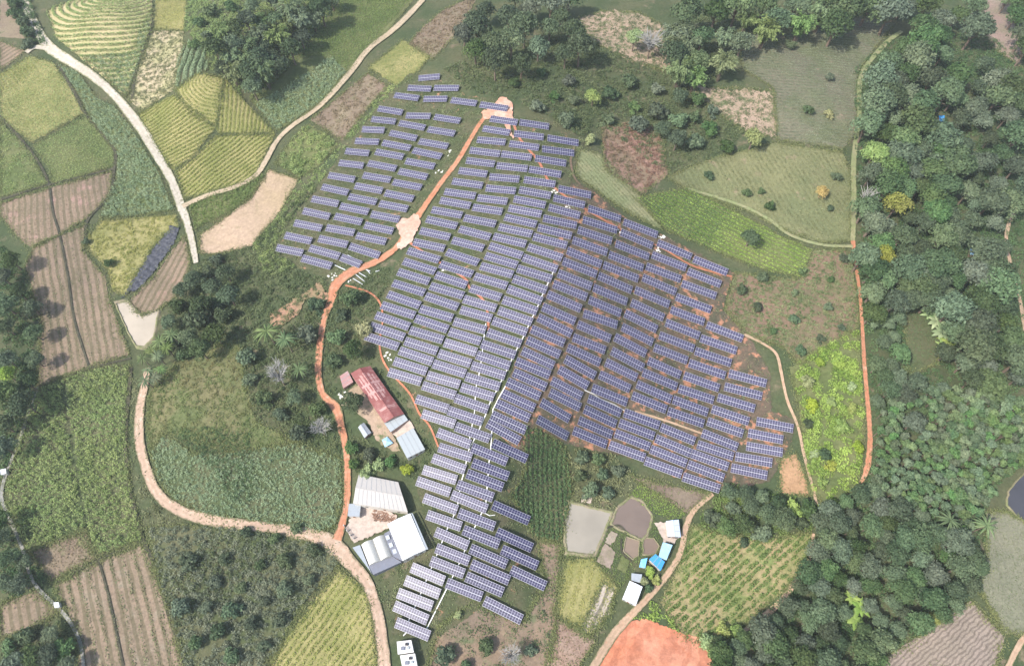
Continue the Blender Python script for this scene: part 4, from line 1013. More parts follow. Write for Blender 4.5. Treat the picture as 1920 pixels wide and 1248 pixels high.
def T4(s): return [tuple(float(v) for v in r.split()) for r in s.strip().split(';') if r.strip()]
STRIPS = [
 ("lone rows above the left block", T4("784.6 147 824.5 143.3; 764.6 164.7 808.2 166.8; 813.6 165.1 860 165.1")),
 ("topmost full row reaching the hilltop clearing", T4("739.4 178.4 785 184.5; 793.9 185.8 838.2 185.2; 845.7 187.9 893.3 194; 899.9 195.9 951.7 203.8")),
 ("leftmost strip of the block left of the red track", T4("708.8 203.5 754.4 211; 696.5 223.3 741.5 228.1; 678.8 242.4 720.4 244.4; 665.9 264.2 710.1 266.2; 647.5 283.2 691.8 287.3; 635.5 305.2 681.2 310.6; 615.8 328.4 664.8 336.5; 603.5 350.1 652.5 361; 584.4 372.6 634.2 382.2; 568.1 395.1 617.8 406; 551.8 417.6 602.8 427.8; 534.1 440.9 583.8 451.8; 518.4 464 567.4 474.2")),
 ("middle strip of the block left of the red track", T4("761.2 216.5 806.9 217.9; 748.3 230.8 796.6 239.6; 730.6 249.2 781 259.4; 717 267.6 769.4 277.8; 704 284.6 755.8 294.1; 690 305.9 742.4 316.1; 680.5 328.4 732.2 337.2; 665.5 348.1 716.6 357.6; 653.9 368.5 705.7 378.7; 637.6 386.2 690.7 397.1; 627.4 405.3 678.4 416.2; 611.7 426.6 664.1 436.1; 597.4 447 651.2 458.6; 580.4 464.7 636.2 480.4; 566.1 483.8 621.2 498.7")),
 ("strip just left of the red track", T4("814.3 219.2 862.7 226.7; 802.1 242.4 852.5 250.5; 785.7 264.8 839.5 274.4; 774.2 281.9 827.3 293.4; 760.5 301.8 814.3 312; 747.6 320.9 800.7 331.8; 736.7 341.3 789.8 351.5; 721.7 361.7 774.8 372.6; 711.5 381.5 763.9 391.7; 695.8 401.2 748.3 411.4; 683.6 421.7 736.7 433.2; 668.2 441.5 723.4 453.1; 655.3 461.3 711.1 479; 638.9 482 676 496")),
 ("strip just right of the red track", T4("919 222.4 970.1 229.9; 905.4 240.8 955.8 249; 894.5 261.9 947.6 266.7; 880.9 281.7 937.4 288.5; 874.1 300.8 927.2 307.6; 860.4 319.7 912.9 326.6; 848.2 339.5 904.7 347.7; 833.4 359 891.3 367.2; 825.2 375.3 881.8 385.6; 809.6 393 866.1 403.3; 799.4 410.8 856.6 423.7; 787.6 432.3 843.4 444.5; 775.3 453.4 833.2 465.6; 764.4 469.7 823.7 487.4; 756.3 489.5 816.2 508.5; 746.1 509.2 804.6 527.6; 736.5 530.3 795.8 548.7; 727 551.4 786.9 572.5; 715.4 571.6 777.4 591.3; 704.5 590.6 767.2 612.4; 694.3 610.4 757.6 632.2; 685.4 629.5 746.7 649.9")),
 ("second strip right of the red track", T4("974.2 229.2 1029.3 237.4; 963.9 250.4 1019.1 257.2; 955.1 269.4 1010.3 276.9; 940.1 288.5 996.6 295.3; 931.3 310.3 989.1 316.4; 917.6 331.3 973.5 336.1; 910.8 352.4 966.7 357.9; 895.2 370.8 951 377.6; 886.3 388.5 941.5 396.7; 870 408.3 929.2 419.9; 861.1 429 919 444.5; 847.9 450.2 906.4 465.2; 837.3 472.4 896.6 492.2; 825.1 494.9 885.7 514; 816.9 515.3 874.8 534.4; 806.7 535.8 868.6 554.2; 797.8 554.8 858.4 575.3; 787.6 578.4 848.2 596.1; 778.7 596.8 839.4 617.2; 768.5 618.6 830.5 637; 759 639 819.6 658.1; 748.8 656.7 810.8 677.8; 738.6 676.5 799.9 696.2; 728.4 696.9 789.6 715.3")),
 ("third strip right of the red track", T4("1026.6 258.5 1084.5 268.1; 1016.4 279 1076.3 287.1; 1003.4 296.7 1061.3 306.2; 991.9 317.1 1051.8 327.3; 982.3 336.8 1040.9 345.6; 973.5 355.8 1032.7 366.7; 963.3 372.9 1022.5 384.4; 953.7 389.9 1015 401.5; 946.2 406.9 1005.5 420.5; 935.3 425.3 997.3 438.9; 925.1 443 986 457.6; 917.4 460.5 979 479.2; 909.8 479 969.5 497; 901 498.3 961.3 514.7; 889.7 518.1 950.4 535.8; 881.6 539.9 938.8 557.6; 869.3 560.3 930 578; 863.2 580.4 921.8 596.8; 850.9 602.2 910.2 618.6; 842.1 621.3 901.3 639.7; 833.2 641.7 893.2 660.1; 822.3 662.2 882.3 681.2; 812.1 681.2 872.7 700.3; 801.2 703 861.8 720.7; 792.2 722 853.5 741.1")),
 ("strip ending along the white duct on the crest", T4("1047.2 353.5 1108 366; 1037.7 370.9 1096.3 384.5; 1028.9 388.6 1087.4 404.2; 1018.4 409 1081.1 422.6; 1008.6 426.4 1071.5 442; 999.7 443.5 1062.8 460; 989.9 462.9 1053.9 483.3; 980.4 482.7 1044.4 504.5; 970.1 503.1 1034.2 522.8; 962 522.2 1024.6 543.9; 951.8 541.2 1015.8 564.4; 942.9 561.7 1006.9 583.4; 934.7 581.8 997.3 603.6; 923.8 600.9 987.8 622.7; 913.6 622.7 976.9 644.4; 902.7 644.4 966 665.6; 893.8 664.9 955.8 686; 884.3 684.6 947 704.4; 873.4 705.7 936.7 724.8; 864.4 725.4 925.7 744.5; 853.5 745.8 914.8 767.6")),
 ("short lower strip behind the grey roofed house", T4("779.9 747.2 839.9 766.3; 791.5 775.1 852.8 794.9; 820.1 809.9 881.4 833; 822.7 838 884.2 857.4; 810.9 857.9 872.2 880.4; 793.2 879.7 855.8 899.5; 781.6 900.8 844.2 922.6; 794.5 932.8 857.2 956; 800.6 964.2 864.7 986.6; 816.3 996.1 877.6 1022.7; 817.7 1026.7 879.6 1051.3; 807.5 1050.6 870.1 1075.1; 771.4 1062.8 832.7 1088.7; 759.5 1086.8 824.2 1113.3; 745.9 1110.6 810.6 1135.8; 739.1 1134.4 801.7 1161.7; 742.5 1165.8 805.1 1191.7")),
 ("lower strip between the two white ducts", T4("840.5 769 903.2 790.1; 854.2 799 918.2 822.1; 884.4 838.2 950.5 865.4; 885.8 866.8 953.2 892.7; 875.6 887.2 943 913.1; 857.2 907.6 924.6 932.2; 847 926.7 913 953.9; 859.9 960.8 927.3 986.6; 868.7 992.7 935.5 1019.9; 881.7 1027.4 949.8 1057.4; 883.7 1056.7 954.6 1087.4; 874.2 1079.9 943 1109.8; 837.4 1092.1 903.5 1118")),
 ("small dark group right of the lower strips", T4("923.9 945.8 992 975.7; 931.4 996.8 997.5 1026.7; 940.9 1029.5 1007.7 1060.1; 958 1067.6 1022.7 1098.2; 908 1125.6 978.1 1161")),
 ("first dark strip right of the white crest duct", T4("1103.1 390.6 1163.7 410.4; 1092.9 411.7 1156.9 431.5; 1083.6 430.8 1147 451.6; 1073.7 450 1138.4 473.1; 1063.4 469.7 1127.5 495.6; 1055.3 489.5 1118.6 514; 1046.4 511.9 1109.1 537.1; 1037.6 531.7 1100.2 556.9; 1026.7 551.4 1089.3 578.7; 1017.1 575 1078.4 602.2; 1008.9 594.7 1071.6 625.4; 996 616.5 1058 643.1; 988 637 1049.8 664.9; 979 657.4 1038.2 685.3; 967.4 677.1 1030.7 703; 962.6 697.6 1023.9 725.5; 950.4 715.2 1012.3 743.1; 941.5 737 1002.1 764.9; 930.6 755.4 992.6 784; 921.8 777.2 985.8 806.5; 913.6 793 974.2 826.5; 923.5 830 988 860")),
 ("second dark strip right of the white crest duct", T4("1169.1 415.8 1232.5 440.3; 1163.7 434.9 1223.6 460.8; 1154.2 456.7 1216.8 481.2; 1141.9 477.1 1206 502.3; 1131.5 496.3 1196.8 522.8; 1122 516.7 1184.5 543.9; 1112.5 539.2 1175.7 565.7; 1104.3 561.7 1164.2 587.2; 1094 587.2 1157.3 609; 1083.1 607.7 1144.4 634.9; 1074.3 632.2 1134.9 656.7; 1064.1 651.3 1125.3 679.9; 1059.3 672.4 1115.8 704.4; 1047.7 692.1 1102.2 723.4; 1034.1 713.2 1090.6 743.1; 1030.7 734.9 1087.9 763.6; 1014.4 753.3 1068.2 785.3; 1007.6 785.3 1064.8 818")),
 ("third dark strip right of the white crest duct", T4("1232.9 454.7 1296.2 481.3; 1222.7 477.2 1286.7 502.4; 1211.8 499 1276.5 523.5; 1204.9 520.1 1267.6 547.3; 1190.6 543.3 1254.7 570.5; 1183.5 566.6 1244.5 595.5; 1171.7 587.2 1231.6 617.2; 1166.2 612.4 1224.1 641.7; 1152.6 631.5 1211.1 662.8; 1146.5 657.4 1206.4 689.4; 1135.6 678.5 1194.1 707.8; 1124 701.6 1181.2 728.9; 1110.4 726.8 1175.7 754; 1102.9 746.5 1164.2 774.4; 1095.4 766.3 1155.3 794.9; 1085.2 787.4 1147.8 815.3; 1074.9 806.5 1137.6 833")),
 ("fourth dark strip, its top row beside the orange spoil", T4("1300.3 485.4 1363.6 510.6; 1289.4 508.5 1351.4 533; 1278.5 531 1342.5 554.8; 1267.6 556.2 1333 580.7; 1257.6 580.2 1320.4 603.6; 1248.2 604.3 1311.5 629.5; 1236.3 628.1 1301.3 653.3; 1226.1 651.3 1289 675.8; 1215.2 675.8 1276.1 703; 1205 697.6 1269.3 724.8; 1194.1 720 1258.8 748.6; 1185.3 741.1 1249.3 767.6; 1170.3 773.1 1236.3 797.6; 1161.3 792.2 1226.6 817.4; 1153.1 811.6 1218.5 837.5; 1142.5 833.4 1209 857.9")),
 ("fifth dark strip, cut by the tan service path", T4("1325.1 609 1392.5 634.9; 1313.5 633.5 1381 657.4; 1303.3 657.4 1370.8 680.5; 1291.8 679.9 1359.9 703.7; 1282.2 703.6 1348.3 727.5; 1272.7 728.1 1338.1 749.9; 1261.8 748.6 1327.2 773.1; 1252.3 770.4 1319.7 794.2; 1238.7 800.4 1302.8 827; 1229.2 821.5 1295.3 849.5; 1219.7 841.3 1287.1 868.5; 1209.5 863.1 1278.2 888.3")),
 ("sixth dark strip, on the far right slope", T4("1366.7 699.5 1436.8 718.6; 1358.5 724.1 1428.6 742.4; 1345.6 744.5 1415 765.6; 1334.7 766.3 1404.1 790.1; 1326.5 789.4 1393.2 812.6; 1316.3 811.2 1383 837.8; 1307.8 832.7 1374.9 855.2; 1296.6 849.5 1365.4 874.7; 1289.8 869.9 1357.2 895.8; 1280.3 893.1 1349.7 916.2")),
 ("pale last strip at the far right end", T4("1418.4 789.4 1487.2 803.1; 1402.8 811.2 1468.1 824.2; 1399.4 835.7 1467.5 848; 1378.9 855.3 1447.8 867.2; 1371 876.5 1438.5 891")),
]
HUB = 1.75
n_tab = 0
for phrase, rows_ in STRIPS:
    lift = np.full(len(rows_), HUB)
    for _ in range(3):                          # tables stand clear of the bulge of the slope under them
        A = drop([(r[0], r[1]) for r in rows_], lift)
        B = drop([(r[2], r[3]) for r in rows_], lift)
        S_ = A[:, None] + (B - A)[:, None] * np.linspace(0, 1, 9)[None, :, None]
        lift = lift + np.clip((terrain(S_[..., 0], S_[..., 1]) + 1.25 - S_[..., 2]).max(1), 0, None)
    for k, (a, b) in enumerate(zip(A, B)):
        ln = float(np.linalg.norm(b - a))
        xa = Vector((b - a) / ln)
        ya = Vector((0, 0, 1)).cross(xa).normalized()
        za = xa.cross(ya)
        R = Matrix((xa, ya, za)).transposed()
        R = R @ Matrix.Rotation(TILT + rng.normal(0, 0.012), 3, 'X')
        wt = "last" if k == len(rows_) - 1 and k > 4 else ORD[k]
        if phrase.startswith("topmost"): lab = f"{wt} solar table from the left in the {phrase}"
        elif phrase.startswith("lone"): lab = ["single solar table at the very top of the farm", "left of the two solar tables under the topmost one", "right of the two solar tables under the topmost one"][k]
        else: lab = f"{wt} solar table down the {phrase}"
        t = empty("solar_table", tuple((a + b) / 2), lab, "solar table", "solar tables on the hillside")
        t.rotation_euler = R.to_euler()
        t.scale = (ln / ML, 1, 1)
        for yy in (-MWD - 0.005, 0.005):
            o = link("panel_row", PM, t); o.location = (0, yy, 0)
        link("support_frame", FM, t)
        Ri = R.inverted()
        for px_ in (-6.0, -2.0, 2.0, 6.0):
            o = link("post", POSTM, t); o.location = (px_, 0, -0.2)
            o.rotation_euler = (-TILT, 0, 0)
        n_tab += 1

# white cable ducts between the tables
M_duct = paint("duct_white", (0.74, 0.73, 0.70), 0.6, 0, 0.2)
def duct(pts, label, h=0.55, wd=0.42):
    P = drop(dens(pts, 8, 0, closed=False), h)
    mb = MB()
    for a, b in zip(P[:-1], P[1:]): mb.bar(a, b, wd, 0.16)
    o = mb.build("cable_duct", M_duct)
    tag(o, label, "cable duct", "white cable ducts through the solar farm")
duct([(1040, 505), (1033, 518), (1026, 534), (1015, 557), (1007, 577), (997, 597), (988, 617), (978, 638), (966, 660), (950, 694), (936, 722), (926, 742), (918, 756), (910.7, 777), (898, 806), (890, 822), (881, 838), (877, 849), (874, 867), (869, 889), (865, 902), (862, 919), (859, 942), (850, 968), (839, 990), (829, 1015), (819, 1040), (809, 1064), (799, 1088), (789, 1112), (778, 1137), (767, 1160), (762, 1185), (756, 1191)], "long white cable duct along the crest edge down to the lowest table")
duct([(911, 606), (907, 635), (905, 654), (902, 679), (898, 702), (893, 723), (891, 747), (890, 770), (885, 798), (881, 818), (880, 840)], "white cable duct one table left of the crest duct")
duct([(948, 723), (936, 744), (924, 768), (922, 812), (920, 842), (917, 865), (915, 891), (913, 917), (911, 943), (901, 966), (890, 988), (880, 1010), (870, 1035), (859, 1060), (848, 1082), (837, 1104), (799, 1180)], "white cable duct ending in the long bare run beside the bottom tables")
duct([(1096, 731), (1112, 738), (1125, 747), (1152, 758), (1172, 770)], "short white cable duct between the second and third dark strips", 0.4, 0.3)
duct([(908, 961), (918, 966), (928, 965)], "tiny white duct joining the lone dark table", 0.6, 0.3)

# steel profiles left on the track
M_steel = paint("galvanised_steel", (0.70, 0.71, 0.72), 0.5, 0.3, 0.1)
for k, (a, b, lab) in enumerate([
    ((644, 477), (682, 494), "steel beam lying uppermost beside the unfinished table"),
    ((652, 478), (686, 497), "steel beam just below the uppermost one at the unfinished table"),
    ((628, 497), (668, 515), "steel beam crossing the left side of the red track"),
    ((634, 500), (660, 512), "short steel beam next to the one crossing the track's left side"),
    ((676, 490), (694, 513), "steel beam tilted along the track's right edge"),
    ((664, 512), (684, 528), "steel beam in the bundle on the weeds right of the track"),
    ((668, 508), (688, 520), "upper steel beam of the bundle right of the track"),
    ((662, 522), (680, 533), "lowest steel beam of the bundle right of the track"),
    ((704, 509), (712, 507), "short lone steel beam in the weeds right of the bundle"),
    ((660, 498), (694, 508), "steel beam lying flat across the middle of the track")]):
    P = drop([a, b], 0.45)
    mb = MB(); mb.bar(P[0], P[1], 0.34, 0.22)
    tag(mb.build("steel_beam", M_steel), lab, "steel beam", "steel beams by the unfinished table")

# ------------------------------------------------------------------ buildings
M_seam = paint('roof_seam', (0.30, 0.31, 0.32), 0.6)
M_wall = paint("whitewashed_wall", (0.52, 0.49, 0.44), 0.85, 0, 0.4)
M_brick = paint("brick_wall", (0.34, 0.22, 0.17), 0.9, 0, 0.3)
M_red = paint("red_tin", (0.20, 0.06, 0.055), 0.65, 0, 0.8, (0.36, 0.20, 0.18), 0.16)
M_redd = paint("dark_red_tin", (0.23, 0.06, 0.055), 0.6, 0, 0.2)
M_greytin = paint("grey_tin", (0.33, 0.36, 0.37), 0.5, 0.1, 0.3, (0.34, 0.33, 0.31), 0.15)
M_palefilm = paint("pale_film", (0.40, 0.375, 0.35), 0.6, 0, 0.4, (0.32, 0.29, 0.26), 0.1)
M_whitetin = paint("white_tin", (0.66, 0.68, 0.71), 0.45, 0, 0.12, (0.55, 0.55, 0.55), 0.12)
M_bluetin = paint("blue_tin", (0.05, 0.27, 0.60), 0.5, 0, 0.25, (0.15, 0.36, 0.6), 0.3)
M_lblue = paint("pale_blue_tin", (0.28, 0.48, 0.64), 0.5, 0, 0.3, (0.7, 0.75, 0.78), 0.25)
M_lav = paint("lavender_tin", (0.46, 0.52, 0.63), 0.5, 0, 0.25, (0.75, 0.76, 0.78), 0.25)
M_slate = paint("slate_grey", (0.17, 0.18, 0.22), 0.6, 0.1, 0.3)
M_dim = paint("dim_grey_tin", (0.30, 0.33, 0.36), 0.55, 0.1, 0.3)
M_dark = paint("dark_opening", (0.03, 0.03, 0.035), 0.7)
M_cement = paint("cement_slab", (0.44, 0.38, 0.33), 0.9, 0, 0.5, (0.28, 0.23, 0.19), 0.25)
M_wood = paint("wood_brown", (0.22, 0.13, 0.09), 0.9, 0, 0.5, (0.30, 0.2, 0.14), 1.5)
M_blacknet = paint("black_net", (0.045, 0.048, 0.06), 0.7, 0, 0.8, (0.15, 0.155, 0.18), 0.9)

def quad(px4, h):
    """roof outline in photo pixels -> 4 points at one level, h above the ground under its centre"""
    c = drop([np.mean(px4, 0)], h)[0]
    return [Vector(p) for p in on_plane(px4, c[2])], c[2] - h

def ctr(q): return sum(q, Vector()) / len(q)

def house(name, px4, h, label, cat, wall=None, roof=None, kind='gable', rise=1.2, over=0.35, parts=True, group=None, ridge_long=True, door=True):
    """px4: outline, first edge (0-1) is an end wall for a gable; builds thing > wall, roof (> ridge_cap), door, window"""
    wall = wall or M_wall; roof = roof or M_greytin
    q, z0 = quad(px4, h)
    c = ctr(q)
    base = Vector((c.x, c.y, z0))
    t = empty(name, base, label, cat, group)
    L = [p - base for p in q]
    C0 = ctr(L)
    ins = [C0 + (p - C0) * (1 - over / max((p - C0).length, 1)) for p in L]
    # counter-clockwise seen from above
    ccw = (L[1] - L[0]).cross(L[2] - L[1]).z > 0
    def side(mb, a, b, ztop_a, ztop_b, zlow=-1.5, th=0.2):
        d = (b - a); nrm = Vector((d.y, -d.x, 0)).normalized() * (1 if ccw else -1)
        a0, b0 = Vector((a.x, a.y, zlow)), Vector((b.x, b.y, zlow))
        i = nrm * -th
        mb.hexa([a0, b0, b0 + i, a0 + i], [Vector((a.x, a.y, ztop_a)), Vector((b.x, b.y, ztop_b)), Vector((b.x, b.y, ztop_b)) + i, Vector((a.x, a.y, ztop_a)) + i])
    w_ = MB(); r_ = MB()
    if kind == 'gable':
        eave = h - rise
        m01, m23 = (L[0] + L[1]) / 2, (L[2] + L[3]) / 2
        for i in range(4): side(w_, ins[i], ins[(i + 1) % 4], eave - 0.05, eave - 0.05)
        for a, b in ((ins[0], ins[1]), (ins[2], ins[3])):
            mm = (a + b) / 2
            w_.poly([(a.x, a.y, eave - 0.05), (b.x, b.y, eave - 0.05), (mm.x, mm.y, h - 0.1)])
        E = [Vector((p.x, p.y, eave)) for p in L]
        A, B = Vector((m01.x, m01.y, h)), Vector((m23.x, m23.y, h))
        up = Vector((0, 0, 0.12))
        for (p0, p1, p2, p3) in ((E[1], E[2], B, A), (E[3], E[0], A, B)):
            r_.hexa([p0, p1, p2, p3], [p0 + up, p1 + up, p2 + up, p3 + up])
        rf = r_.build("roof", roof, t)
        k = MB(); k.bar(A + Vector((0, 0, 0.17)), B + Vector((0, 0, 0.17)), 0.35, 0.12); k.build("ridge_cap", roof, rf)
    elif kind == 'flat':
        for i in range(4): side(w_, ins[i], ins[(i + 1) % 4], h - 0.02, h - 0.02)
        r_.hexa([Vector((p.x, p.y, h)) for p in L], [Vector((p.x, p.y, h + 0.18)) for p in L])
        rf = r_.build("roof", roof, t)
    elif kind == 'shed':
        zs = [h, h, h - rise, h - rise]
        for i in range(4): side(w_, ins[i], ins[(i + 1) % 4], zs[i] - 0.08, zs[(i + 1) % 4] - 0.08)
        P = [Vector((L[i].x, L[i].y, zs[i])) for i in range(4)]
        r_.hexa(P, [p + Vector((0, 0, 0.1)) for p in P])
        rf = r_.build("roof", roof, t)
    if kind in ('gable', 'shed'):
        sm = MB()
        if kind == 'gable': slopes = [(E[1], E[2], B, A), (E[0], E[3], B, A)]
        else: slopes = [(P[0], P[3], P[2], P[1])]
        for (p0, p1, p2, p3) in slopes:
            nn_ = int((p1 - p0).length / 1.9)
            for i_ in range(1, nn_):
                u_ = i_ / nn_
                sm.bar(p0.lerp(p1, u_) + Vector((0, 0, 0.15)), p3.lerp(p2, u_) + Vector((0, 0, 0.15)), 0.16, 0.08)
        if sm.V: sm.build("roof_seams", M_seam, rf)
    w_.build("wall", wall, t)
    if parts and door:
        # door and windows on the wall that faces down the slope of the picture (south)
        best = max(range(4), key=lambda i: -((ins[i] + ins[(i + 1) % 4]) / 2 - C0).y)
        a, b = ins[best], ins[(best + 1) % 4]
        d = (b - a); ln = d.length; d = d / ln
        nrm = Vector((d.y, -d.x, 0))
        if nrm.dot((a + b) / 2 - C0) < 0: nrm = -nrm
        zb = 0.0
        hd = min(2.1, h - rise - 0.5) if kind != 'flat' else 2.1
        def pane(nm, u0, u1, z0_, z1_, m, out=0.06):
            mb = MB(); p0 = Vector((a.x, a.y, 0)) + d * u0; p1 = Vector((a.x, a.y, 0)) + d * u1
            mb.hexa([p0 + Vector((0, 0, z0_)), p1 + Vector((0, 0, z0_)), p1 + nrm * out + Vector((0, 0, z0_)), p0 + nrm * out + Vector((0, 0, z0_))],
                    [p0 + Vector((0, 0, z1_)), p1 + Vector((0, 0, z1_)), p1 + nrm * out + Vector((0, 0, z1_)), p0 + nrm * out + Vector((0, 0, z1_))])
            return mb.build(nm, m, t)
        dr = pane("door", ln * 0.42, ln * 0.42 + 1.1, 0, hd, M_wood)
        if ln > 5:
            for u in (0.15, 0.75): pane("window", ln * u, ln * u + 1.2, 1.0, min(2.0, hd), M_dark)
    return t

# --- red roofed farmhouse beside the red track
house("farmhouse", [(656, 697), (693, 683), (757, 773), (720, 790)], 5.2, "long farmhouse with rusty red tin roof beside the red track", "farmhouse", M_brick, M_red, 'gable', 1.6)
fh = bpy.data.objects["farmhouse"]
# paler rain streaks are in the tin; the roof carries a row of translucent sheets
rf = [o for o in fh.children if o.name.startswith("roof")][0]
for _s in [o for o in rf.children if o.name.startswith("roof_seams")]: _s.data.materials[0] = M_redd
_q, _z = quad([(656, 697), (693, 683), (757, 773), (720, 790)], 5.2)
_c = Vector(fh.location)
_E = [p - _c for p in _q]
for p in _E: p.z = 3.6
_A = (_E[0] + _E[1]) / 2; _A.z = 5.2; _B = (_E[2] + _E[3]) / 2; _B.z = 5.2
M_pink = paint("weathered_pink_tin", (0.42, 0.25, 0.23), 0.75, 0, 0.8, (0.27, 0.11, 0.10), 0.5)
_mb = MB()
for (p0, p1, p2, p3) in ((_E[1], _E[2], _B, _A), (_E[0], _E[3], _B, _A)):
    for (u0, u1, v0, v1) in ((0.10, 0.66, 0.90, 1.0), (0.12, 0.62, 0.52, 0.74), (0.16, 0.55, 0.28, 0.42), (0.78, 0.82, 0.25, 1.0), (0.30, 0.34, 0.1, 0.9), (0.46, 0.5, 0.2, 0.9)):
        k_ = lambda u, v: p0.lerp(p1, u).lerp(p3.lerp(p2, u), v) + Vector((0, 0, 0.14 + 0.006 * len(_mb.F)))
        _mb.poly([k_(u0, v0), k_(u1, v0), k_(u1, v1), k_(u0, v1)])
_mb.build("weathered_sheets", M_pink, rf)
house("house", [(756, 774), (765, 787), (732, 809), (720, 792)], 3.2, "grey tin lean-to at the lower end of the red roofed farmhouse", "lean-to", M_brick, M_greytin, 'shed', 0.5)
house("house", [(775, 802), (797, 842), (763, 858), (743, 820)], 3.4, "pale grey flat roofed house below the concrete terrace", "house", M_wall, M_greytin, 'shed', 0.5)
house("shed", [(637, 705), (652, 695), (662, 715), (643, 727)], 2.8, "small shed with faded red and grey roof at the farmhouse's upper corner", "shed", M_brick, paint("faded_red_tin", (0.36, 0.20, 0.19), 0.7, 0, 0.7, (0.40, 0.40, 0.40), 0.22), 'shed', 0.5)
house("shed", [(671, 800), (682, 791), (696, 810), (683, 820)], 2.6, "small grey shed between the red track and the farmhouse yard", "shed", M_brick, M_dim, 'gable', 0.6)
sheet("yard", [(668, 720), (690, 735), (700, 760), (722, 795), (738, 818), (752, 846), (735, 846), (706, 826), (690, 790), (660, 764), (640, 760), (648, 738)], S_pale, "trodden earth yard of the farmhouse", cat="yard", off=0.5)
sheet("terrace", [(768, 788), (778, 803), (745, 822), (732, 810)], S_conc, "concrete terrace between the farmhouse lean-to and the grey roof", cat="terrace", off=0.75)
q, z0 = quad([(716, 824), (726, 818), (737, 830), (722, 838)], 1.6)
tp = empty("tarp_shelter", (ctr(q).x, ctr(q).y, z0), "pale blue tarp shelter in the farmhouse yard", "shelter")
mb = MB(); c_ = Vector(tp.location)
L = [p - c_ for p in q]; ap = ctr(L) + Vector((0, 0, 0.7))
for i in range(4): mb.poly([L[i], L[(i + 1) % 4], ap])
mb.build("tarp", M_lblue, tp)
for p in L:
    mb = MB(); mb.tube([(p.x, p.y, -1), (p.x, p.y, p.z)], 0.05, 6); mb.build("pole", M_wood, tp)

# --- the works at the road junction
sheet("yard", [(660, 966), (668, 950), (690, 944), (745, 966), (738, 985), (700, 1003), (664, 1018), (648, 990)], S_conc, "pale concrete yard of the works at the road junction", cat="yard", off=0.5)
house("workshop", [(661, 942), (672, 887), (746, 902), (764, 958)], 5.5, "big pale grey workshop with wide sagging roof above the works yard", "workshop", M_wall, M_palefilm, 'gable', 1.1, over=0.3)
house("shed", [(654, 944), (677, 944), (674, 968), (652, 967)], 3.4, "small slate grey shed in the upper left corner of the works yard", "shed", M_wall, M_dim, 'flat', 0)
wh = house("warehouse", [(726, 981), (769, 961), (798, 1029), (754, 1050)], 5.4, "long warehouse with bright white roof beside the solar strips", "warehouse", M_wall, M_whitetin, 'gable', 0.7, over=0.3)
# gutter along its right side
q, z0 = quad([(771, 961), (774, 962), (803, 1029), (799, 1030)], 4.4)
mb = MB(); c_ = Vector(wh.location)
mb.hexa([p - c_ for p in q], [p - c_ + Vector((0, 0, 0.2)) for p in q]); mb.build("gutter", M_dim, wh)

def vault(px4, h, label):
    """barrel vault roof: arcs run between edge 0-1 and edge 3-2"""
    q, z0 = quad(px4, h)
    c = ctr(q); base = Vector((c.x, c.y, z0))
    t = empty("vaulted_shed", base, label, "shed", "vaulted sheds of the works")
    L = [p - base for p in q]
    n = 14
    V, F = [], []
    for i in range(n + 1):
        u = i / n
        z = h - 1.5 + 1.5 * math.sin(math.pi * u) + 0.02
        a = L[0].lerp(L[1], u); b = L[3].lerp(L[2], u)
        V += [(a.x, a.y, z), (b.x, b.y, z)]
    for i in range(n): F.append((2 * i, 2 * i + 2, 2 * i + 3, 2 * i + 1))
    me = mesh_np("roof", V, F, M_vault, smooth=True)
    link("roof", me, t)
    mb = MB()
    for a, b in ((L[0], L[1]), (L[1], L[2]), (L[2], L[3]), (L[3], L[0])):
        mb.poly([(a.x, a.y, -1.5), (b.x, b.y, -1.5), (b.x, b.y, h - 1.52), (a.x, a.y, h - 1.52)])
    for e in (0, 1):
        mb.poly([V[2 * i + e] for i in range(n + 1)])
    mb.build("wall", M_wall, t)
    return t
M_vault = paint("vault_sheet", (0.48, 0.47, 0.43), 0.4, 0.0, 0.4, (0.45, 0.44, 0.40), 0.2)
vault([(676, 1019), (698, 1009), (713, 1049), (691, 1058)], 5.0, "left one of the two vaulted pale roofs in the works")
vault([(698, 1009), (720, 1000), (734, 1040), (713, 1049)], 5.0, "right one of the two vaulted pale roofs in the works")
house("annex", [(720, 1000), (731, 994), (754, 1051), (736, 1042)], 3.6, "dark slate annex between the vaults and the white warehouse", "annex", M_slate, M_slate, 'flat', 0, over=0.15)
house("annex", [(691, 1060), (735, 1042), (753, 1053), (700, 1077)], 3.2, "dark slate annex along the lower side of the vaults", "annex", M_slate, M_slate, 'flat', 0, over=0.15)
house("annex", [(661, 1026), (675, 1021), (690, 1059), (697, 1074)], 3.0, "narrow grey annex on the left side of the vaults", "annex", M_slate, M_dim, 'flat', 0, over=0.15)
# things on the annex roofs
for (px, py, lab) in [(725, 1008, "upper"), (731, 1022, "middle"), (738, 1034, "lower")]:
    q, z0 = quad([(px - 3, py - 4), (px + 4, py - 6), (px + 7, py + 2), (px, py + 5)], 3.95)
    mb = MB(); cc = ctr(q); o_ = Vector((cc.x, cc.y, z0 + 3.8))
    LL = [Vector((p.x, p.y, 0)) - Vector((cc.x, cc.y, 0)) for p in q]
    mb.hexa([p for p in LL], [p * 0.94 + Vector((0, 0, 0.4)) for p in LL])
    o = mb.build("skylight", paint("skylight_" + lab, (0.42, 0.45, 0.50), 0.4)); o.location = o_
    tag(o, lab + " skylight box on the dark annex beside the white warehouse", "skylight", "skylights on the slate annex")
q, z0 = quad([(697, 952), (745, 966), (738, 978), (702, 972)], 1.0)
ws = empty("firewood_stack", (ctr(q).x, ctr(q).y, z0), "brown heap of stacked timber in the works yard", "timber")
lg = MB(); c_ = Vector(ws.location)
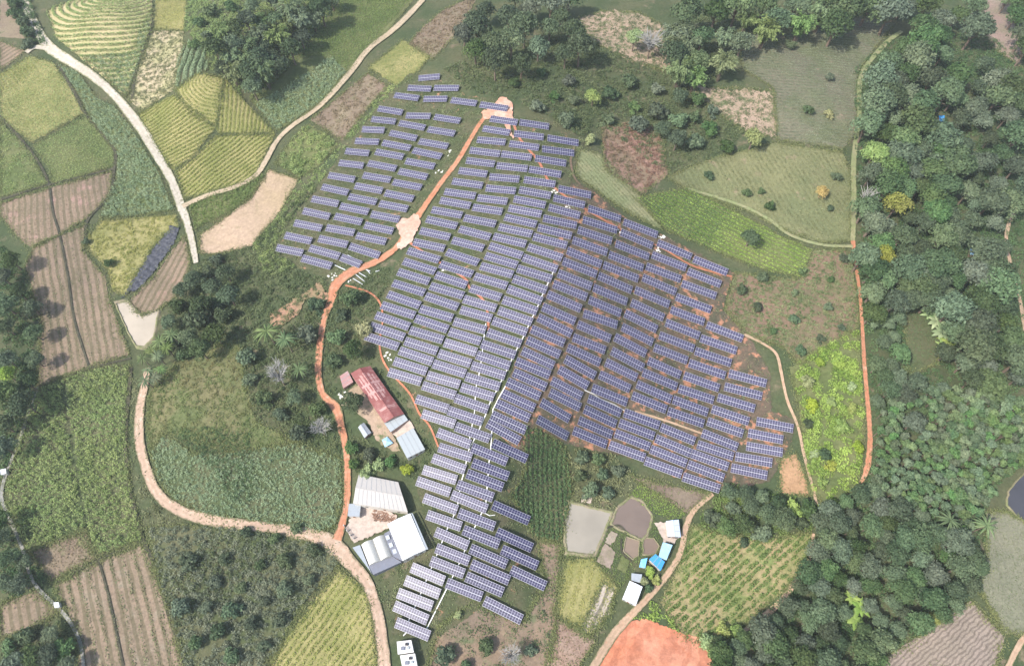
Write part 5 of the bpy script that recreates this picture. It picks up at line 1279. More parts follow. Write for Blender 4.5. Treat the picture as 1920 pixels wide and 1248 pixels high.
for i in range(130):
    u, v = rng.uniform(0, 1, 2)
    p = (q[0].lerp(q[1], u)).lerp(q[3].lerp(q[2], u), v) - c_
    a = rng.normal(0.3, 0.5); hl = rng.uniform(0.7, 1.3); zz = rng.uniform(0.15, 0.9)
    dv = Vector((math.cos(a), math.sin(a), 0)) * hl
    lg.bar((p.x - dv.x, p.y - dv.y, zz), (p.x + dv.x, p.y + dv.y, zz + rng.normal(0, 0.1)), 0.28, 0.26)
lg.build("logs", M_wood, ws)
# gate of the works
P = drop([(646, 986), (652, 996), (658, 1004), (664, 1010)], 0)
gt = empty("gate", tuple(P.mean(0)), "dark metal gate of the works on the red track", "gate")
mb = MB()
for a, b in zip(P[:-1], P[1:]):
    a2, b2 = Vector(a) - Vector(P.mean(0)), Vector(b) - Vector(P.mean(0))
    for z in (0.3, 0.9, 1.5, 2.0): mb.bar(a2 + Vector((0, 0, z)), b2 + Vector((0, 0, z)), 0.08, 0.12)
mb.build("gate_bars", M_slate, gt)
for a in P:
    a2 = Vector(a) - Vector(P.mean(0)); mb = MB(); mb.box(a2.x - 0.2, a2.x + 0.2, a2.y - 0.2, a2.y + 0.2, a2.z - 0.5, a2.z + 2.3); mb.build("post", M_wall, gt)

# --- two cabins at the bottom of the solar farm
for px4, lab in [([(744, 1202), (771, 1199), (776, 1222), (746, 1226)], "upper white equipment cabin at the bottom beside the pink road"),
                 ([(750, 1228), (778, 1224), (783, 1250), (755, 1254)], "lower white equipment cabin cut by the bottom edge")]:
    cb = house("equipment_cabin", px4, 3.0, lab, "cabin", M_wall, paint("cabin_roof", (0.62, 0.60, 0.58), 0.7, 0, 0.3), 'flat', 0, over=0.1, group="white equipment cabins")
    c_ = Vector(cb.location); q, z0 = quad(px4, 3.2)
    def at_(u, v): return (q[0].lerp(q[1], u)).lerp(q[3].lerp(q[2], u), v) - c_
    for u, v, s_, m in ((0.35, 0.6, 0.75, M_mauve if 'M_mauve' in globals() else M_slate), (0.65, 0.3, 0.6, M_dark), (0.7, 0.6, 0.5, M_greytin)):
        p = at_(u, v); mb = MB(); mb.box(p.x - s_, p.x + s_, p.y - s_ * 0.8, p.y + s_ * 0.8, 3.19, 3.75); mb.build("roof_unit", m, cb)

# --- sheds by the fish ponds
house("shed", [(1181, 1088), (1205, 1099), (1192, 1135), (1167, 1122)], 3.6, "white roofed shed beside the tan pond road", "shed", M_wall, M_whitetin, 'gable', 0.4)
house("shed", [(1184, 1074), (1204, 1076), (1201, 1092), (1184, 1087)], 2.4, "small dark grey shed directly above the white roofed shed", "shed", M_brick, M_dim, 'shed', 0.4)
house("shed", [(1217, 1048), (1229, 1038), (1247, 1052), (1239, 1069)], 3.4, "bright blue roofed shed beside the small ponds", "shed", M_wall, M_bluetin, 'shed', 0.6)
house("shed", [(1202, 1048), (1214, 1045), (1210, 1064), (1199, 1062)], 2.8, "smallest blue shed with striped roof left of the bright blue one", "shed", M_wall, paint("blue_striped_tin", (0.16, 0.44, 0.72), 0.5, 0, 0.5, (0.45, 0.62, 0.78), 0.8), 'shed', 0.5)
house("shed", [(1243, 1016), (1261, 1021), (1250, 1049), (1235, 1043)], 3.4, "pale blue roofed shed above the bright blue one", "shed", M_wall, M_lblue, 'shed', 0.5)
house("house", [(1249, 976), (1273, 973), (1277, 1006), (1253, 1005)], 3.8, "lavender white roofed house at the bend of the pond road", "house", M_wall, M_lav, 'gable', 0.5)
sheet("yard", [(1226, 980), (1249, 978), (1253, 1006), (1270, 1010), (1262, 1020), (1243, 1016), (1240, 1006)], S_conc, "small concrete yard of the lavender roofed house", cat="yard", off=0.5)
# garden beds by the ponds
for pl, m, lab in [([(1146, 995), (1158, 1000), (1146, 1022), (1134, 1016)], soil("bed_pale", (0.30, 0.25, 0.2), (0.24, 0.2, 0.15), 0.3, 1.2), "pale garden bed between the pale pond and the low pond"),
                   ([(1134, 1018), (1154, 1036), (1144, 1066), (1118, 1052)], soil("bed_mauve", (0.28, 0.22, 0.18), (0.20, 0.17, 0.12), 0.3, 1.2), "stony mauve garden bed below the pale one"),
                   ([(1166, 1042), (1182, 1050), (1172, 1074), (1156, 1066)], S_green, "grassy plot right of the garden beds")]:
    sheet("garden_bed", pl, m, lab, cat="garden", off=0.45)
sheet("fish_pen", [(1092, 926), (1110, 930), (1108, 944), (1090, 942)], S_cementish if 'S_cementish' in globals() else S_conc, "small concrete basin pad above the pale pond", cat="pad", off=0.5)

# --- pump huts, blue shelters in the wood
house("pump_hut", [(1, 880), (11, 878), (12, 887), (2, 890)], 2.2, "tiny white pump hut on the canal at the left edge", "hut", M_wall, M_whitetin, 'flat', 0, over=0.08, parts=False)
house("pump_hut", [(101, 1129), (110, 1128), (112, 1137), (103, 1139)], 2.2, "tiny white pump hut on the canal near the bottom left", "hut", M_wall, M_whitetin, 'flat', 0, over=0.08, parts=False)
house("shelter", [(1760, 217), (1771, 217), (1771, 226), (1763, 228)], 3.0, "bright blue roofed shelter in the clearing of the upper right wood", "shelter", M_wood, M_bluetin, 'shed', 0.6, parts=False)
house("shelter", [(1819, 467), (1829, 467), (1830, 477), (1820, 476)], 3.0, "pale blue roofed shelter in the right wood near the edge path", "shelter", M_wood, M_lblue, 'shed', 0.6, parts=False)

# --- black shade netting heaped in the left field
def netting():
    pl = [(318, 424), (338, 428), (332, 446), (312, 478), (286, 516), (262, 540), (228, 560), (240, 544), (262, 508), (285, 470), (306, 446)]
    q = drop(dens(pl, 6, 1.2))[:, :2]
    lo, hi = q.min(0), q.max(0)
    gx, gy = np.meshgrid(np.arange(lo[0], hi[0], 0.7), np.arange(lo[1], hi[1], 0.7))
    z = terrain(gx, gy) + 0.55 + 0.2 * np.sin(gx * 0.9 + gy * 0.5 + np.sin(gy * 0.8) * 2.2) + 0.16 * np.sin(gx * 2.3 - gy * 1.9 + 2 * np.sin(gx * 0.4)) + rng.normal(0, 0.2, gx.shape)
    ny_, nx_ = gx.shape
    idx = np.arange(nx_ * ny_).reshape(ny_, nx_)
    Fq = np.stack([idx[:-1, :-1], idx[:-1, 1:], idx[1:, 1:], idx[1:, :-1]], -1).reshape(-1, 4)
    V = np.stack([gx, gy, z], -1).reshape(-1, 3)
    Fq = Fq[inside(V[Fq].mean(1)[:, :2], q)]
    used = np.unique(Fq); mp = np.full(len(V), -1); mp[used] = np.arange(len(used))
    o = link("shade_net", mesh_np("shade_net", V[used], mp[Fq], M_blacknet, smooth=True))
    tag(o, "crumpled black shade netting heaped across the weedy yellow field", "netting")
netting()

# --- white sacks
M_sack = paint("white_sack", (0.70, 0.68, 0.62), 0.8, 0, 0.2)
def sacks(px, py, n, label, spread=1.1):
    c = drop([(px, py)])[0]
    mb = MB()
    for i in range(n):
        x, y = rng.normal(0, spread, 2); z = terrain(c[0] + x, c[1] + y) - c[2]
        s = rng.uniform(0.45, 0.8); a = rng.uniform(0, 3.1)
        ca, sa = math.cos(a), math.sin(a)
        def pt(u, v, w): return (x + (u * ca - v * sa) * s, y + (u * sa + v * ca) * s, z + w * s)
        mb.hexa([pt(-1, -.6, 0), pt(1, -.6, 0), pt(1, .6, 0), pt(-1, .6, 0)], [pt(-.8, -.45, .6), pt(.8, -.45, .55), pt(.8, .45, .6), pt(-.8, .45, .65)])
    o = mb.build("sack_heap", M_sack); o.location = tuple(c)
    tag(o, label, "sacks", "white sacks left round the solar farm")
for a in [(1243, 446, 7, "white sacks at the corner of the top eastern tables"), (1233, 466, 6, "white sacks on the trench below the top eastern row"), (1040, 359, 7, "white sacks where the upper trench meets the third strip"),
          (1065, 388, 4, "white sacks beside the orange trench at the fourth strip"), (1162, 433, 4, "white sacks at the end of the pink trench"), (730, 668, 6, "white sacks beside the trench above the farmhouse"),
          (836, 505, 6, "white sacks under a table right of the red track"), (842, 287, 4, "white sacks in the weeds left of the upper red track"), (826, 322, 4, "white sacks left of the middle red track"),
          (655, 523, 6, "white sacks at the bend of the red track"), (625, 518, 7, "white sacks and scraps left of the track bend"), (640, 742, 5, "white sacks by the farmhouse entrance"), (1100, 1000, 0, "")]:
    if a[2]: sacks(*a)

# ------------------------------------------------------------------ trees
M_bark = paint("bark", (0.16, 0.12, 0.09), 0.9, 0, 0.4)
M_pbark = paint("pale_bark", (0.33, 0.32, 0.30), 0.9, 0, 0.3)
TL = {
 'wood': leaf("wood_leaf", (0.055, 0.108, 0.042), (0.155, 0.23, 0.095), None, obj_rand=0.34),
 'grey': leaf("greyish_leaf", (0.075, 0.12, 0.06), (0.185, 0.245, 0.135), None, obj_rand=0.22),
 'deep': leaf("deep_leaf", (0.045, 0.088, 0.035), (0.125, 0.185, 0.075), None, obj_rand=0.25),
 'lime': leaf("lime_leaf", (0.20, 0.30, 0.05), (0.36, 0.44, 0.10), None, obj_rand=0.12),
 'olive': leaf("yellow_olive_leaf", (0.24, 0.27, 0.06), (0.38, 0.38, 0.12), None, obj_rand=0.12),
 'gold': leaf("golden_leaf", (0.42, 0.32, 0.06), (0.56, 0.42, 0.10), None, obj_rand=0.1),
 'plant': leaf("plantation_leaf", (0.07, 0.14, 0.055), (0.19, 0.28, 0.115), None, obj_rand=0.28),
 'bamboo': leaf("bamboo_leaf", (0.10, 0.165, 0.06), (0.24, 0.31, 0.125), None, obj_rand=0.2),
 'pale': leaf("pale_dry_leaf", (0.34, 0.33, 0.30), (0.52, 0.50, 0.46), None, obj_rand=0.1),
 'palm': leaf("palm_leaf", (0.07, 0.13, 0.04), (0.20, 0.27, 0.10), None, obj_rand=0.2),
 'banana': leaf("banana_leaf", (0.18, 0.30, 0.07), (0.33, 0.44, 0.14), None, obj_rand=0.15),
}

def trunk_mesh(h, r, r2, seed, limbs=6, spread=2.5):
    g = np.random.default_rng(seed)
    mb = MB()
    b = g.normal(0, 0.25, 2)
    mb.tube([(0, 0, -0.8), (b[0] * 0.4, b[1] * 0.4, h * 0.35), (b[0], b[1], h * 0.7), (b[0], b[1], h * 0.95)], [r * 1.25, r, r * 0.7, r * 0.3], 7)
    for i in range(limbs):
        a = 2 * math.pi * i / limbs + g.uniform(-0.4, 0.4)
        z0 = h * g.uniform(0.35, 0.6); e = spread * g.uniform(0.6, 1.0)
        p0 = Vector((b[0] * 0.6, b[1] * 0.6, z0)); p2 = p0 + Vector((math.cos(a) * e, math.sin(a) * e, h * g.uniform(0.2, 0.35)))
        mb.tube([p0, p0.lerp(p2, 0.5) + Vector((0, 0, 0.3)), p2], [r * 0.5, r * 0.35, r * 0.12], 5)
    return mb.mesh("trunk", M_bark)

def broad_crown(seed, R=4.6, h=8.5, nl=10, nleaf=2000, size=0.75, flat=0.75):
    """lobed crown: leaves lie on the shells of uneven lobes with gaps between them"""
    g = np.random.default_rng(seed)
    C, Ns, T = [], [], []
    lob = []
    for i in range(nl):
        a = 2.4 * i + g.uniform(-0.5, 0.5)
        rr = R * 0.62 * math.sqrt((i + 0.3) / nl) * g.uniform(0.8, 1.15)
        lob.append((rr * math.cos(a), rr * math.sin(a), h * 0.72 + R * flat * 0.5 * (1 - (rr / R) ** 2 * 2.2) + g.normal(0, 0.35), R * g.uniform(0.30, 0.50), g.uniform(-0.22, 0.22)))
    wts = np.array([l[3] ** 2 for l in lob]); wts /= wts.sum()
    for (x, y, z, r, tv), wt in zip(lob, wts):
        n = int(nleaf * wt)
        d = g.normal(0, 1, (n, 3)); d /= np.linalg.norm(d, axis=1)[:, None]
        d[:, 2] = np.where(d[:, 2] < -0.45, -d[:, 2], d[:, 2])
        q = r * g.uniform(0.72, 1.08, n) * (1 + 0.16 * np.sin(d[:, 0] * 7 + x * 3) * np.sin(d[:, 1] * 8 + y * 2))
        C.append(np.array([x, y, z]) + d * q[:, None] * np.array([1, 1, 0.85]))
        Ns.append(d)
        T.append(np.clip(0.45 + tv + g.normal(0, 0.16, n), 0, 1))
    C = np.concatenate(C); Ns = np.concatenate(Ns); T = np.concatenate(T)
    n = len(C)
    nrm = Ns + g.normal(0, 0.55, (n, 3)); nrm /= np.linalg.norm(nrm, axis=1)[:, None]
    t = g.normal(0, 1, (n, 3)); t -= nrm * (t * nrm).sum(1)[:, None]; t /= np.linalg.norm(t, axis=1)[:, None]
    b = np.cross(nrm, t)
    L = (size * g.uniform(0.6, 1.3, n))[:, None]
    V = np.stack([C - t * L * .5, C - b * L * .3, C + t * L * .5, C + b * L * .3], 1).reshape(-1, 3)
    return V, np.arange(4 * n).reshape(n, 4), T

def bamboo_crown(seed, R=4.5, h=10.0, culms=46, per=46):
    g = np.random.default_rng(seed)
    C, D, T = [], [], []
    for i in range(culms):
        a = g.uniform(0, 2 * math.pi); e = R * g.uniform(0.35, 1.05); hh = h * g.uniform(0.7, 1.05)
        u = g.uniform(0.3, 1.0, per)
        rad = 0.5 + e * u ** 2.2
        z = hh * (1 - (1 - u) ** 1.7) - 1.6 * np.clip(u - 0.75, 0, 1) * 4 * 0.6
        p = np.stack([np.cos(a) * rad, np.sin(a) * rad, z], -1) + g.normal(0, 0.28, (per, 3))
        C.append(p); D.append(np.tile([math.cos(a), math.sin(a), -0.5], (per, 1))); T.append(np.clip(0.35 + 0.3 * u + g.uniform(-0.2, 0.2) + g.normal(0, 0.1, per), 0, 1))
    C = np.concatenate(C); D = np.concatenate(D); T = np.concatenate(T); n = len(C)
    t = D + g.normal(0, 0.45, (n, 3)); t /= np.linalg.norm(t, axis=1)[:, None]
    nrm = g.normal(0, 0.6, (n, 3)); nrm[:, 2] += 1; b = np.cross(nrm, t); b /= np.linalg.norm(b, axis=1)[:, None]
    L = (g.uniform(0.8, 1.5, n))[:, None]
    V = np.stack([C - t * L * .5, C - b * L * .16, C + t * L * .5, C + b * L * .16], 1).reshape(-1, 3)
    return V, np.arange(4 * n).reshape(n, 4), T

def frond_crown(seed, n=12, ln=3.6, h=6.0, wd=0.55, droop=1.2):
    g = np.random.default_rng(seed)
    V, F, T = [], [], []
    for i in range(n):
        a = 2 * math.pi * i / n + g.uniform(-0.25, 0.25); l = ln * g.uniform(0.75, 1.15); up = g.uniform(0.3, 1.0)
        ca, sa = math.cos(a), math.sin(a)
        tv = np.clip(g.normal(0.5, 0.2), 0, 1)
        b0 = len(V); K = 7
        for k in range(K + 1):
            u = k / K
            x = l * u; z = h + up * l * u * 0.55 - droop * l * 0.42 * u * u
            w_ = wd * (math.sin(math.pi * min(1, u * 0.92 + 0.06)) + 0.05)
            for s_, dz in ((-1, -0.12), (0, 0.06), (1, -0.12)):
                V.append((ca * x - sa * w_ * s_, sa * x + ca * w_ * s_, z + dz))
        for k in range(K):
            for s_ in range(2):
                p = b0 + k * 3 + s_
                F.append((p, p + 3, p + 4, p + 1)); T.append(np.clip(tv + g.normal(0, 0.1), 0, 1))
    return np.array(V), np.array(F), np.array(T)

def bare_crown(seed, R=3.2, h=8):
    g = np.random.default_rng(seed)
    mb = MB()
    for i in range(46):
        a = g.uniform(0, 2 * math.pi); e = R * math.sqrt(g.uniform(0.1, 1)); z0 = h * g.uniform(0.35, 0.6)
        p0 = Vector((0, 0, z0)); p2 = Vector((math.cos(a) * e, math.sin(a) * e, h * g.uniform(0.8, 1.05)))
        pm = p0.lerp(p2, 0.5) + Vector((g.normal(0, 0.2), g.normal(0, 0.2), 0.3))
        mb.tube([p0, pm, p2], [0.13, 0.09, 0.05], 4)
        for _ in range(3):
            q = p2 + Vector((g.normal(0, 0.8), g.normal(0, 0.8), g.uniform(0, 0.6)))
            mb.tube([pm.lerp(p2, g.uniform(0.2, 0.9)), q], [0.07, 0.035], 4)
    return mb.mesh("bare_branches", M_pbark)

PROTO = {}
def proto(kind):
    """list of (trunk mesh, crown mesh, crown centre height, crown radius)"""
    if kind in PROTO: return PROTO[kind]
    out = []
    shape, col = kind
    if shape == 'broad':
        for s_ in range(6):
            V, F, T = broad_crown(100 + s_, R=4.6 + 0.3 * (s_ % 3), h=8.2 + 0.5 * (s_ % 2), nl=8 + 2 * (s_ % 4), flat=0.6 + 0.15 * (s_ % 3))
            out.append((trunk_mesh(7.5, 0.3, 0, s_), mesh_np("crown", V, F, TL[col], T), 7.2, 4.6))
    elif shape == 'young':
        for s_ in range(4):
            V, F, T = broad_crown(200 + s_, R=2.1, h=7.5, nl=6, nleaf=520, size=0.65, flat=1.5)
            out.append((trunk_mesh(7.0, 0.14, 0, s_, 4, 1.0), mesh_np("crown", V, F, TL[col], T), 6.8, 2.0))
    elif shape == 'bush':
        for s_ in range(4):
            V, F, T = broad_crown(300 + s_, R=2.2, h=1.6, nl=7, nleaf=800, size=0.6, flat=0.7)
            out.append((trunk_mesh(1.3, 0.1, 0, s_, 4, 0.8), mesh_np("crown", V, F, TL[col], T), 1.5, 2.2))
    elif shape == 'bamboo':
        for s_ in range(4):
            V, F, T = bamboo_crown(400 + s_)
            mb = MB(); g = np.random.default_rng(s_)
            for i in range(16):
                a = g.uniform(0, 6.28); e = g.uniform(0.2, 0.9); mb.tube([(math.cos(a) * e * .6, math.sin(a) * e * .6, -0.6), (math.cos(a) * e, math.sin(a) * e, 3.5), (math.cos(a) * e * 2.6, math.sin(a) * e * 2.6, 7.5)], [0.06, 0.055, 0.03], 5)
            out.append((mb.mesh("culms", M_bark), mesh_np("crown", V, F, TL[col], T), 6.5, 4.4))
    elif shape == 'palm':
        for s_ in range(3):
            V, F, T = frond_crown(500 + s_, 26, 3.4, 7.0, 0.2, 1.5)
            out.append((trunk_mesh(7.0, 0.17, 0, s_, 0), mesh_np("crown", V, F, TL[col], T), 7.0, 3.2))
    elif shape == 'banana':
        for s_ in range(3):
            V, F, T = frond_crown(600 + s_, 9, 3.4, 2.2, 0.62, 1.0)
            out.append((trunk_mesh(2.3, 0.2, 0, s_, 0), mesh_np("crown", V, F, TL[col], T), 2.6, 3.2))
    elif shape == 'bare':
        for s_ in range(3):
            out.append((trunk_mesh(6.0, 0.22, 0, s_, 5, 1.5), bare_crown(700 + s_), 7.0, 3.2))
    PROTO[kind] = out
    return out

NAMES = {'broad': ('broadleaf_tree', 'tree', 'trunk', 'crown'), 'young': ('plantation_tree', 'tree', 'trunk', 'crown'), 'bush': ('bush', 'bush', 'stem', 'crown'),
         'bamboo': ('bamboo_clump', 'bamboo', 'culms', 'crown'), 'palm': ('palm_tree', 'palm', 'trunk', 'fronds'), 'banana': ('banana_plant', 'plant', 'stem', 'fronds'), 'bare': ('bare_tree', 'tree', 'trunk', 'branches')}
COUNT = {}
def plant(kind, px, py, diam_px, label, group=None, hs=1.0):
    """tree whose crown centre is seen at (px,py) with the given crown width in photo pixels"""
    pr = proto(kind)
    if kind[0] == 'broad': diam_px *= 1.12
    k = int(rng.integers(len(pr)))
    tm, cm, hc, cr = pr[k]
    p = drop([(px, py), (px + 1, py)], hc * hs)
    mpp = np.linalg.norm(p[1] - p[0])
    s = diam_px * mpp / 2 / cr
    p = drop([(px, py)], hc * s * hs)[0]
    nm = NAMES[kind[0]]
    t = empty(nm[0], (p[0], p[1], float(terrain(p[0], p[1]))), label, nm[1], group)
    t.rotation_euler = (0, 0, rng.uniform(0, 6.28))
    t.scale = (s * rng.uniform(0.9, 1.1), s * rng.uniform(0.9, 1.1), s * hs * rng.uniform(0.9, 1.12))
    link(nm[2], tm, t); link(nm[3], cm, t)
    COUNT[nm[0]] = COUNT.get(nm[0], 0) + 1
    return t

def dart(pl, spacing, jitter=None, holes=None, maxn=999):
    pl = np.asarray(pl, float)
    lo, hi = pl.min(0), pl.max(0)
    pts = []
    n = int((hi - lo).prod() / spacing ** 2 * 14)
    C = rng.uniform(lo, hi, (n, 2))
    C = C[inside(C, pl)]
    for h in holes or []: C = C[~inside(C, np.asarray(h, float))]
    for c in C:
        if len(pts) >= maxn: break
        if pts:
            d = np.hypot(*(np.array(pts) - c).T)
            if d.min() < spacing: continue
        pts.append(c)
    return pts

WAIT = []
KEEP = [(x_, y_, 19) for (x_, y_) in dens([(1690, 60), (1655, 88), (1614, 145), (1610, 220), (1600, 300), (1600, 380), (1598, 455), (1604, 500), (1612, 560), (1616, 620), (1620, 690), (1627, 770), (1630, 830), (1624, 880), (1612, 905)], 12, closed=False)] + [(1766, 224, 24), (1752, 240, 16), (1824, 474, 22), (1812, 488, 16)]      # clearings round single trees and the blue shelters
def wood(pl, spacing, kinds, dmin, dmax, label, group, holes=None, hs=1.0):
    for c in dart(pl, spacing, holes=holes):
        if any((c[0] - a) ** 2 + (c[1] - b) ** 2 < r * r for a, b, r in KEEP): continue
        kd = kinds[int(rng.integers(len(kinds)))]
        d = dmin + (dmax - dmin) * rng.uniform(0, 1) ** 1.4
        if kd[0] == 'broad': WAIT.append((d, kd, c[0], c[1], label, group, hs))
        else: plant(kd, c[0], c[1], d, label, group, hs)

BW, BG, BD, BO = ('broad', 'wood'), ('broad', 'grey'), ('broad', 'deep'), ('broad', 'olive')
PLANTATION = [(1655, 770), (1700, 752), (1760, 722), (1850, 735), (1915, 745), (1925, 862), (1880, 890), (1850, 945), (1815, 1000), (1740, 960), (1640, 905), (1648, 840)]
# distinctive single trees first
for kd, x, y, d, lab in [
    (('broad', 'deep'), 1408, 443, 36, "round dark green tree standing alone in the bright lime field"),
    (('broad', 'lime'), 1414, 256, 40, "vivid green round tree on the pale eroded ground"),
    (('broad', 'gold'), 1542, 358, 24, "small golden yellow tree among the diagonal rows"),
    (('bare', 'pale'), 1630, 366, 34, "whitish leafless tree at the edge of the right wood"),
    (('broad', 'olive'), 1659, 478, 40, "yellow olive tree standing out in the right wood"),
    (('broad', 'lime'), 1642, 285, 46, "bright green crown at the left edge of the upper right wood"),
    (('broad', 'olive'), 1682, 384, 46, "olive green domed tree right of the whitish leafless tree"),
    (('broad', 'lime'), 14, 702, 30, "pale lime round tree on the left edge by the dark shrubs"),
    (('broad', 'lime'), 1112, 180, 26, "yellow green tree beside the top of the russet brush"),
    (('bush', 'lime'), 1106, 262, 22, "bright green bush at the upper right corner of the solar farm"),
    (('bush', 'deep'), 1362, 275, 34, "dark rounded bush left of the vivid green round tree"),
    (('broad', 'wood'), 660, 752, 40, "green tree shading the farmhouse yard"),
    (('bush', 'deep'), 592, 570, 40, "dark bush on the reddish slip beside the track bend"),
    (('bush', 'lime'), 858, 1152, 18, "lone bright bush on the bare slope below the last tables"),
    (('bare', 'pale'), 960, 1226, 38, "pale grey leafless tree at the bottom of the dark slope"),
    (('bush', 'deep'), 1398, 362, 22, "leftmost of the dark bushes among the diagonal rows"),
    (('bush', 'deep'), 1444, 386, 26, "dark bush lowest among the diagonal rows"),
    (('bush', 'deep'), 1428, 358, 18, "small dark bush between two larger ones in the diagonal rows"),
    (('bush', 'deep'), 1558, 390, 18, "dark bush right of the golden yellow tree's foot"),
    (('bush', 'deep'), 1330, 330, 24, "dark bush at the top left of the diagonal rows"),
    (('bush', 'grey'), 1568, 330, 22, "grey green bush above the golden yellow tree"),
    (('bush', 'olive'), 1555, 215, 22, "yellow green bush in the lower terraces at the upper right"),
    (('bush', 'wood'), 1515, 205, 24, "green bush in the middle of the upper right terraces"),
    (('bush', 'deep'), 1483, 84, 22, "dark bush near the top of the upper right terraces"),
    (('bush', 'grey'), 1555, 145, 18, "greyish bush in the upper terraces at the upper right"),
    (('bush', 'deep'), 1548, 850, 32, "dark bush in the bright yellow green bushes, lower right"),
    (('bush', 'deep'), 1516, 795, 26, "dark bush at the left rim of the bright yellow green bushes"),
    (('broad', 'grey'), 1715, 790, 44, "pale green broad tree at the corner of the young plantation"),
    (('bare', 'pale'), 1222, 72, 40, "pale brushy leafless tree on the cleared ground at the top"),
    (('broad', 'olive'), 1750, 1160, 26, "yellowish tree near the ridged bare field"),
    (('broad', 'lime'), 1190, 70, 36, "light green tree on the cleared ground at the top centre"),
    (('bush', 'deep'), 1396, 1016, 26, "dark bush on the upper rim of the ochre field"),
    (('bush', 'deep'), 205, 492, 20, "dark bush on the left rim of the weedy yellow field"),
    (('bush', 'deep'), 160, 452, 16, "small dark bush at the left tip of the weedy yellow field"),
    (('bare', 'pale'), 520, 700, 44, "grey leafless tree in the scrub left of the red track"),
    (('bare', 'pale'), 600, 800, 34, "grey leafless tree above the inner maize beside the red track"),
    (('palm', 'palm'), 1780, 975, 46, "pale feathery palm at the lower edge of the young plantation"),
    (('palm', 'palm'), 1850, 985, 40, "feathery palm beside the grey river bend"),
]:
    plant(kd, x, y, d, lab)
    KEEP.append((x, y, d * 0.62))

# the right wood
wood([(1612, 232), (1640, 130), (1690, 80), (1760, 60), (1790, 200), (1745, 300), (1770, 430), (1800, 560), (1700, 565), (1640, 600), (1618, 520), (1606, 360)], 27, [BW, BW, BD, BG, BW], 32, 58,
     "dark green tree packed in the wood beside the grassy path", "dense wood beside the grassy path")
wood([(1790, 110), (1870, 110), (1925, 150), (1925, 350), (1890, 420), (1878, 470), (1882, 560), (1812, 560), (1776, 430), (1752, 300)], 30, [BW, BG, BD, BD], 32, 58,
     "grey green tree of the far right wood between clearings", "loose wood at the upper right edge", holes=[[(1740, 180), (1800, 200), (1800, 260), (1740, 270)], [(1800, 440), (1850, 440), (1850, 500), (1800, 500)]])
wood([(1624, 604), (1690, 590), (1688, 720), (1740, 715), (1700, 745), (1655, 770), (1645, 880), (1632, 780)], 22, [BW, BW, BD], 26, 40,
     "small crowded tree between the red footpath and the plantation", "trees beside the red footpath")
wood([(1775, 570), (1895, 570), (1925, 690), (1920, 735), (1850, 728), (1775, 690)], 32, [BW, BG, BD], 38, 60,
     "broad tree above the young plantation at the right edge", "trees above the young plantation")
wood([(1535, 965), (1600, 925), (1650, 915), (1740, 965), (1812, 1005), (1840, 1045), (1822, 1120), (1740, 1168), (1660, 1215), (1630, 1262), (1345, 1262), (1350, 1210), (1410, 1180), (1500, 1100), (1528, 1010)], 27, [BW, BW, BG, BD, BW], 32, 56,
     "green tree of the dense wood at the lower right", "dense wood at the lower right")
wood(PLANTATION, 12.5, [('young', 'plant')], 19, 25, "slim young tree in the even plantation at the right", "young plantation trees")
# wood at the top
wood([(842, 95), (880, 40), (925, -8), (1075, -8), (1085, 40), (1090, 95), (1040, 110), (960, 128), (890, 105)], 30, [BW, BD, BG], 34, 54, "dark tree of the wood above the solar farm", "wood above the solar farm")
wood([(1262, 70), (1300, -5), (1480, -8), (1650, -8), (1600, 35), (1540, 50), (1400, 70), (1372, 130), (1300, 150), (1262, 140)], 32, [BW, BG, BD, ('bamboo', 'bamboo')], 38, 60, "bushy tree of the wood along the top edge", "wood along the top edge")
wood([(1660, -5), (1838, -5), (1850, 60), (1800, 60), (1720, 50), (1680, 35)], 34, [BW, BG, BD], 36, 56, "tree along the top edge near the mauve slope", "trees near the mauve slope")
wood([(1890, -5), (1930, -5), (1930, 100), (1905, 60)], 30, [BD, BW], 36, 50, "tree in the top right corner", "trees in the top right corner")
wood([(1100, 170), (1180, 150), (1270, 170), (1340, 190), (1350, 240), (1320, 290), (1262, 265), (1236, 235), (1130, 232)], 30, [('bush', 'wood'), ('bush', 'grey'), BD], 28, 46, "shrubby tree in the dull scrub above the lime field", "shrubs in the dull scrub")
wood([(1255, 60), (1295, 60), (1300, 140), (1270, 155)], 22, [('bamboo', 'bamboo')], 34, 44, "tall narrow bamboo right of the pale cleared ground", "bamboo by the cleared ground")
# bamboo hill, top left
wood([(470, -8), (622, -8), (600, 50), (545, 110), (492, 165), (455, 178), (425, 146), (402, 112), (400, 70), (440, 36)], 24, [('bamboo', 'bamboo'), BD, ('bamboo', 'bamboo'), BW], 32, 50, "bamboo and trees crowding the hill at the top left", "bamboo hill grove")
# middle left thickets
wood([(330, 530), (380, 482), (430, 485), (440, 560), (420, 640), (350, 670), (330, 660), (305, 600)], 27, [BD, BW, ('bush', 'deep')], 30, 46, "dark tree of the thicket right of the milky pond", "thicket right of the milky pond")
for x, y in [(268, 672), (282, 655), (296, 668), (276, 692), (290, 706), (300, 690), (310, 650), (322, 628), (300, 640), (272, 712)]:
    plant(('palm', 'palm'), x, y, rng.uniform(20, 30), "leaning feathery palm at the head of the pink road", "palms at the head of the pink road")
wood([(440, 650), (520, 600), (590, 600), (590, 740), (620, 800), (560, 820), (500, 790), (465, 720)], 38, [('bush', 'wood'), BW, ('bush', 'grey'), ('palm', 'palm')], 30, 46, "tree in the tangled scrub left of the red track", "trees in the scrub left of the red track")
wood([(612, 575), (690, 545), (680, 640), (640, 690), (612, 700)], 32, [BW, ('bush', 'wood'), ('bush', 'olive')], 28, 42, "tree between the red track and the middle solar strips", "trees left of the middle strips")
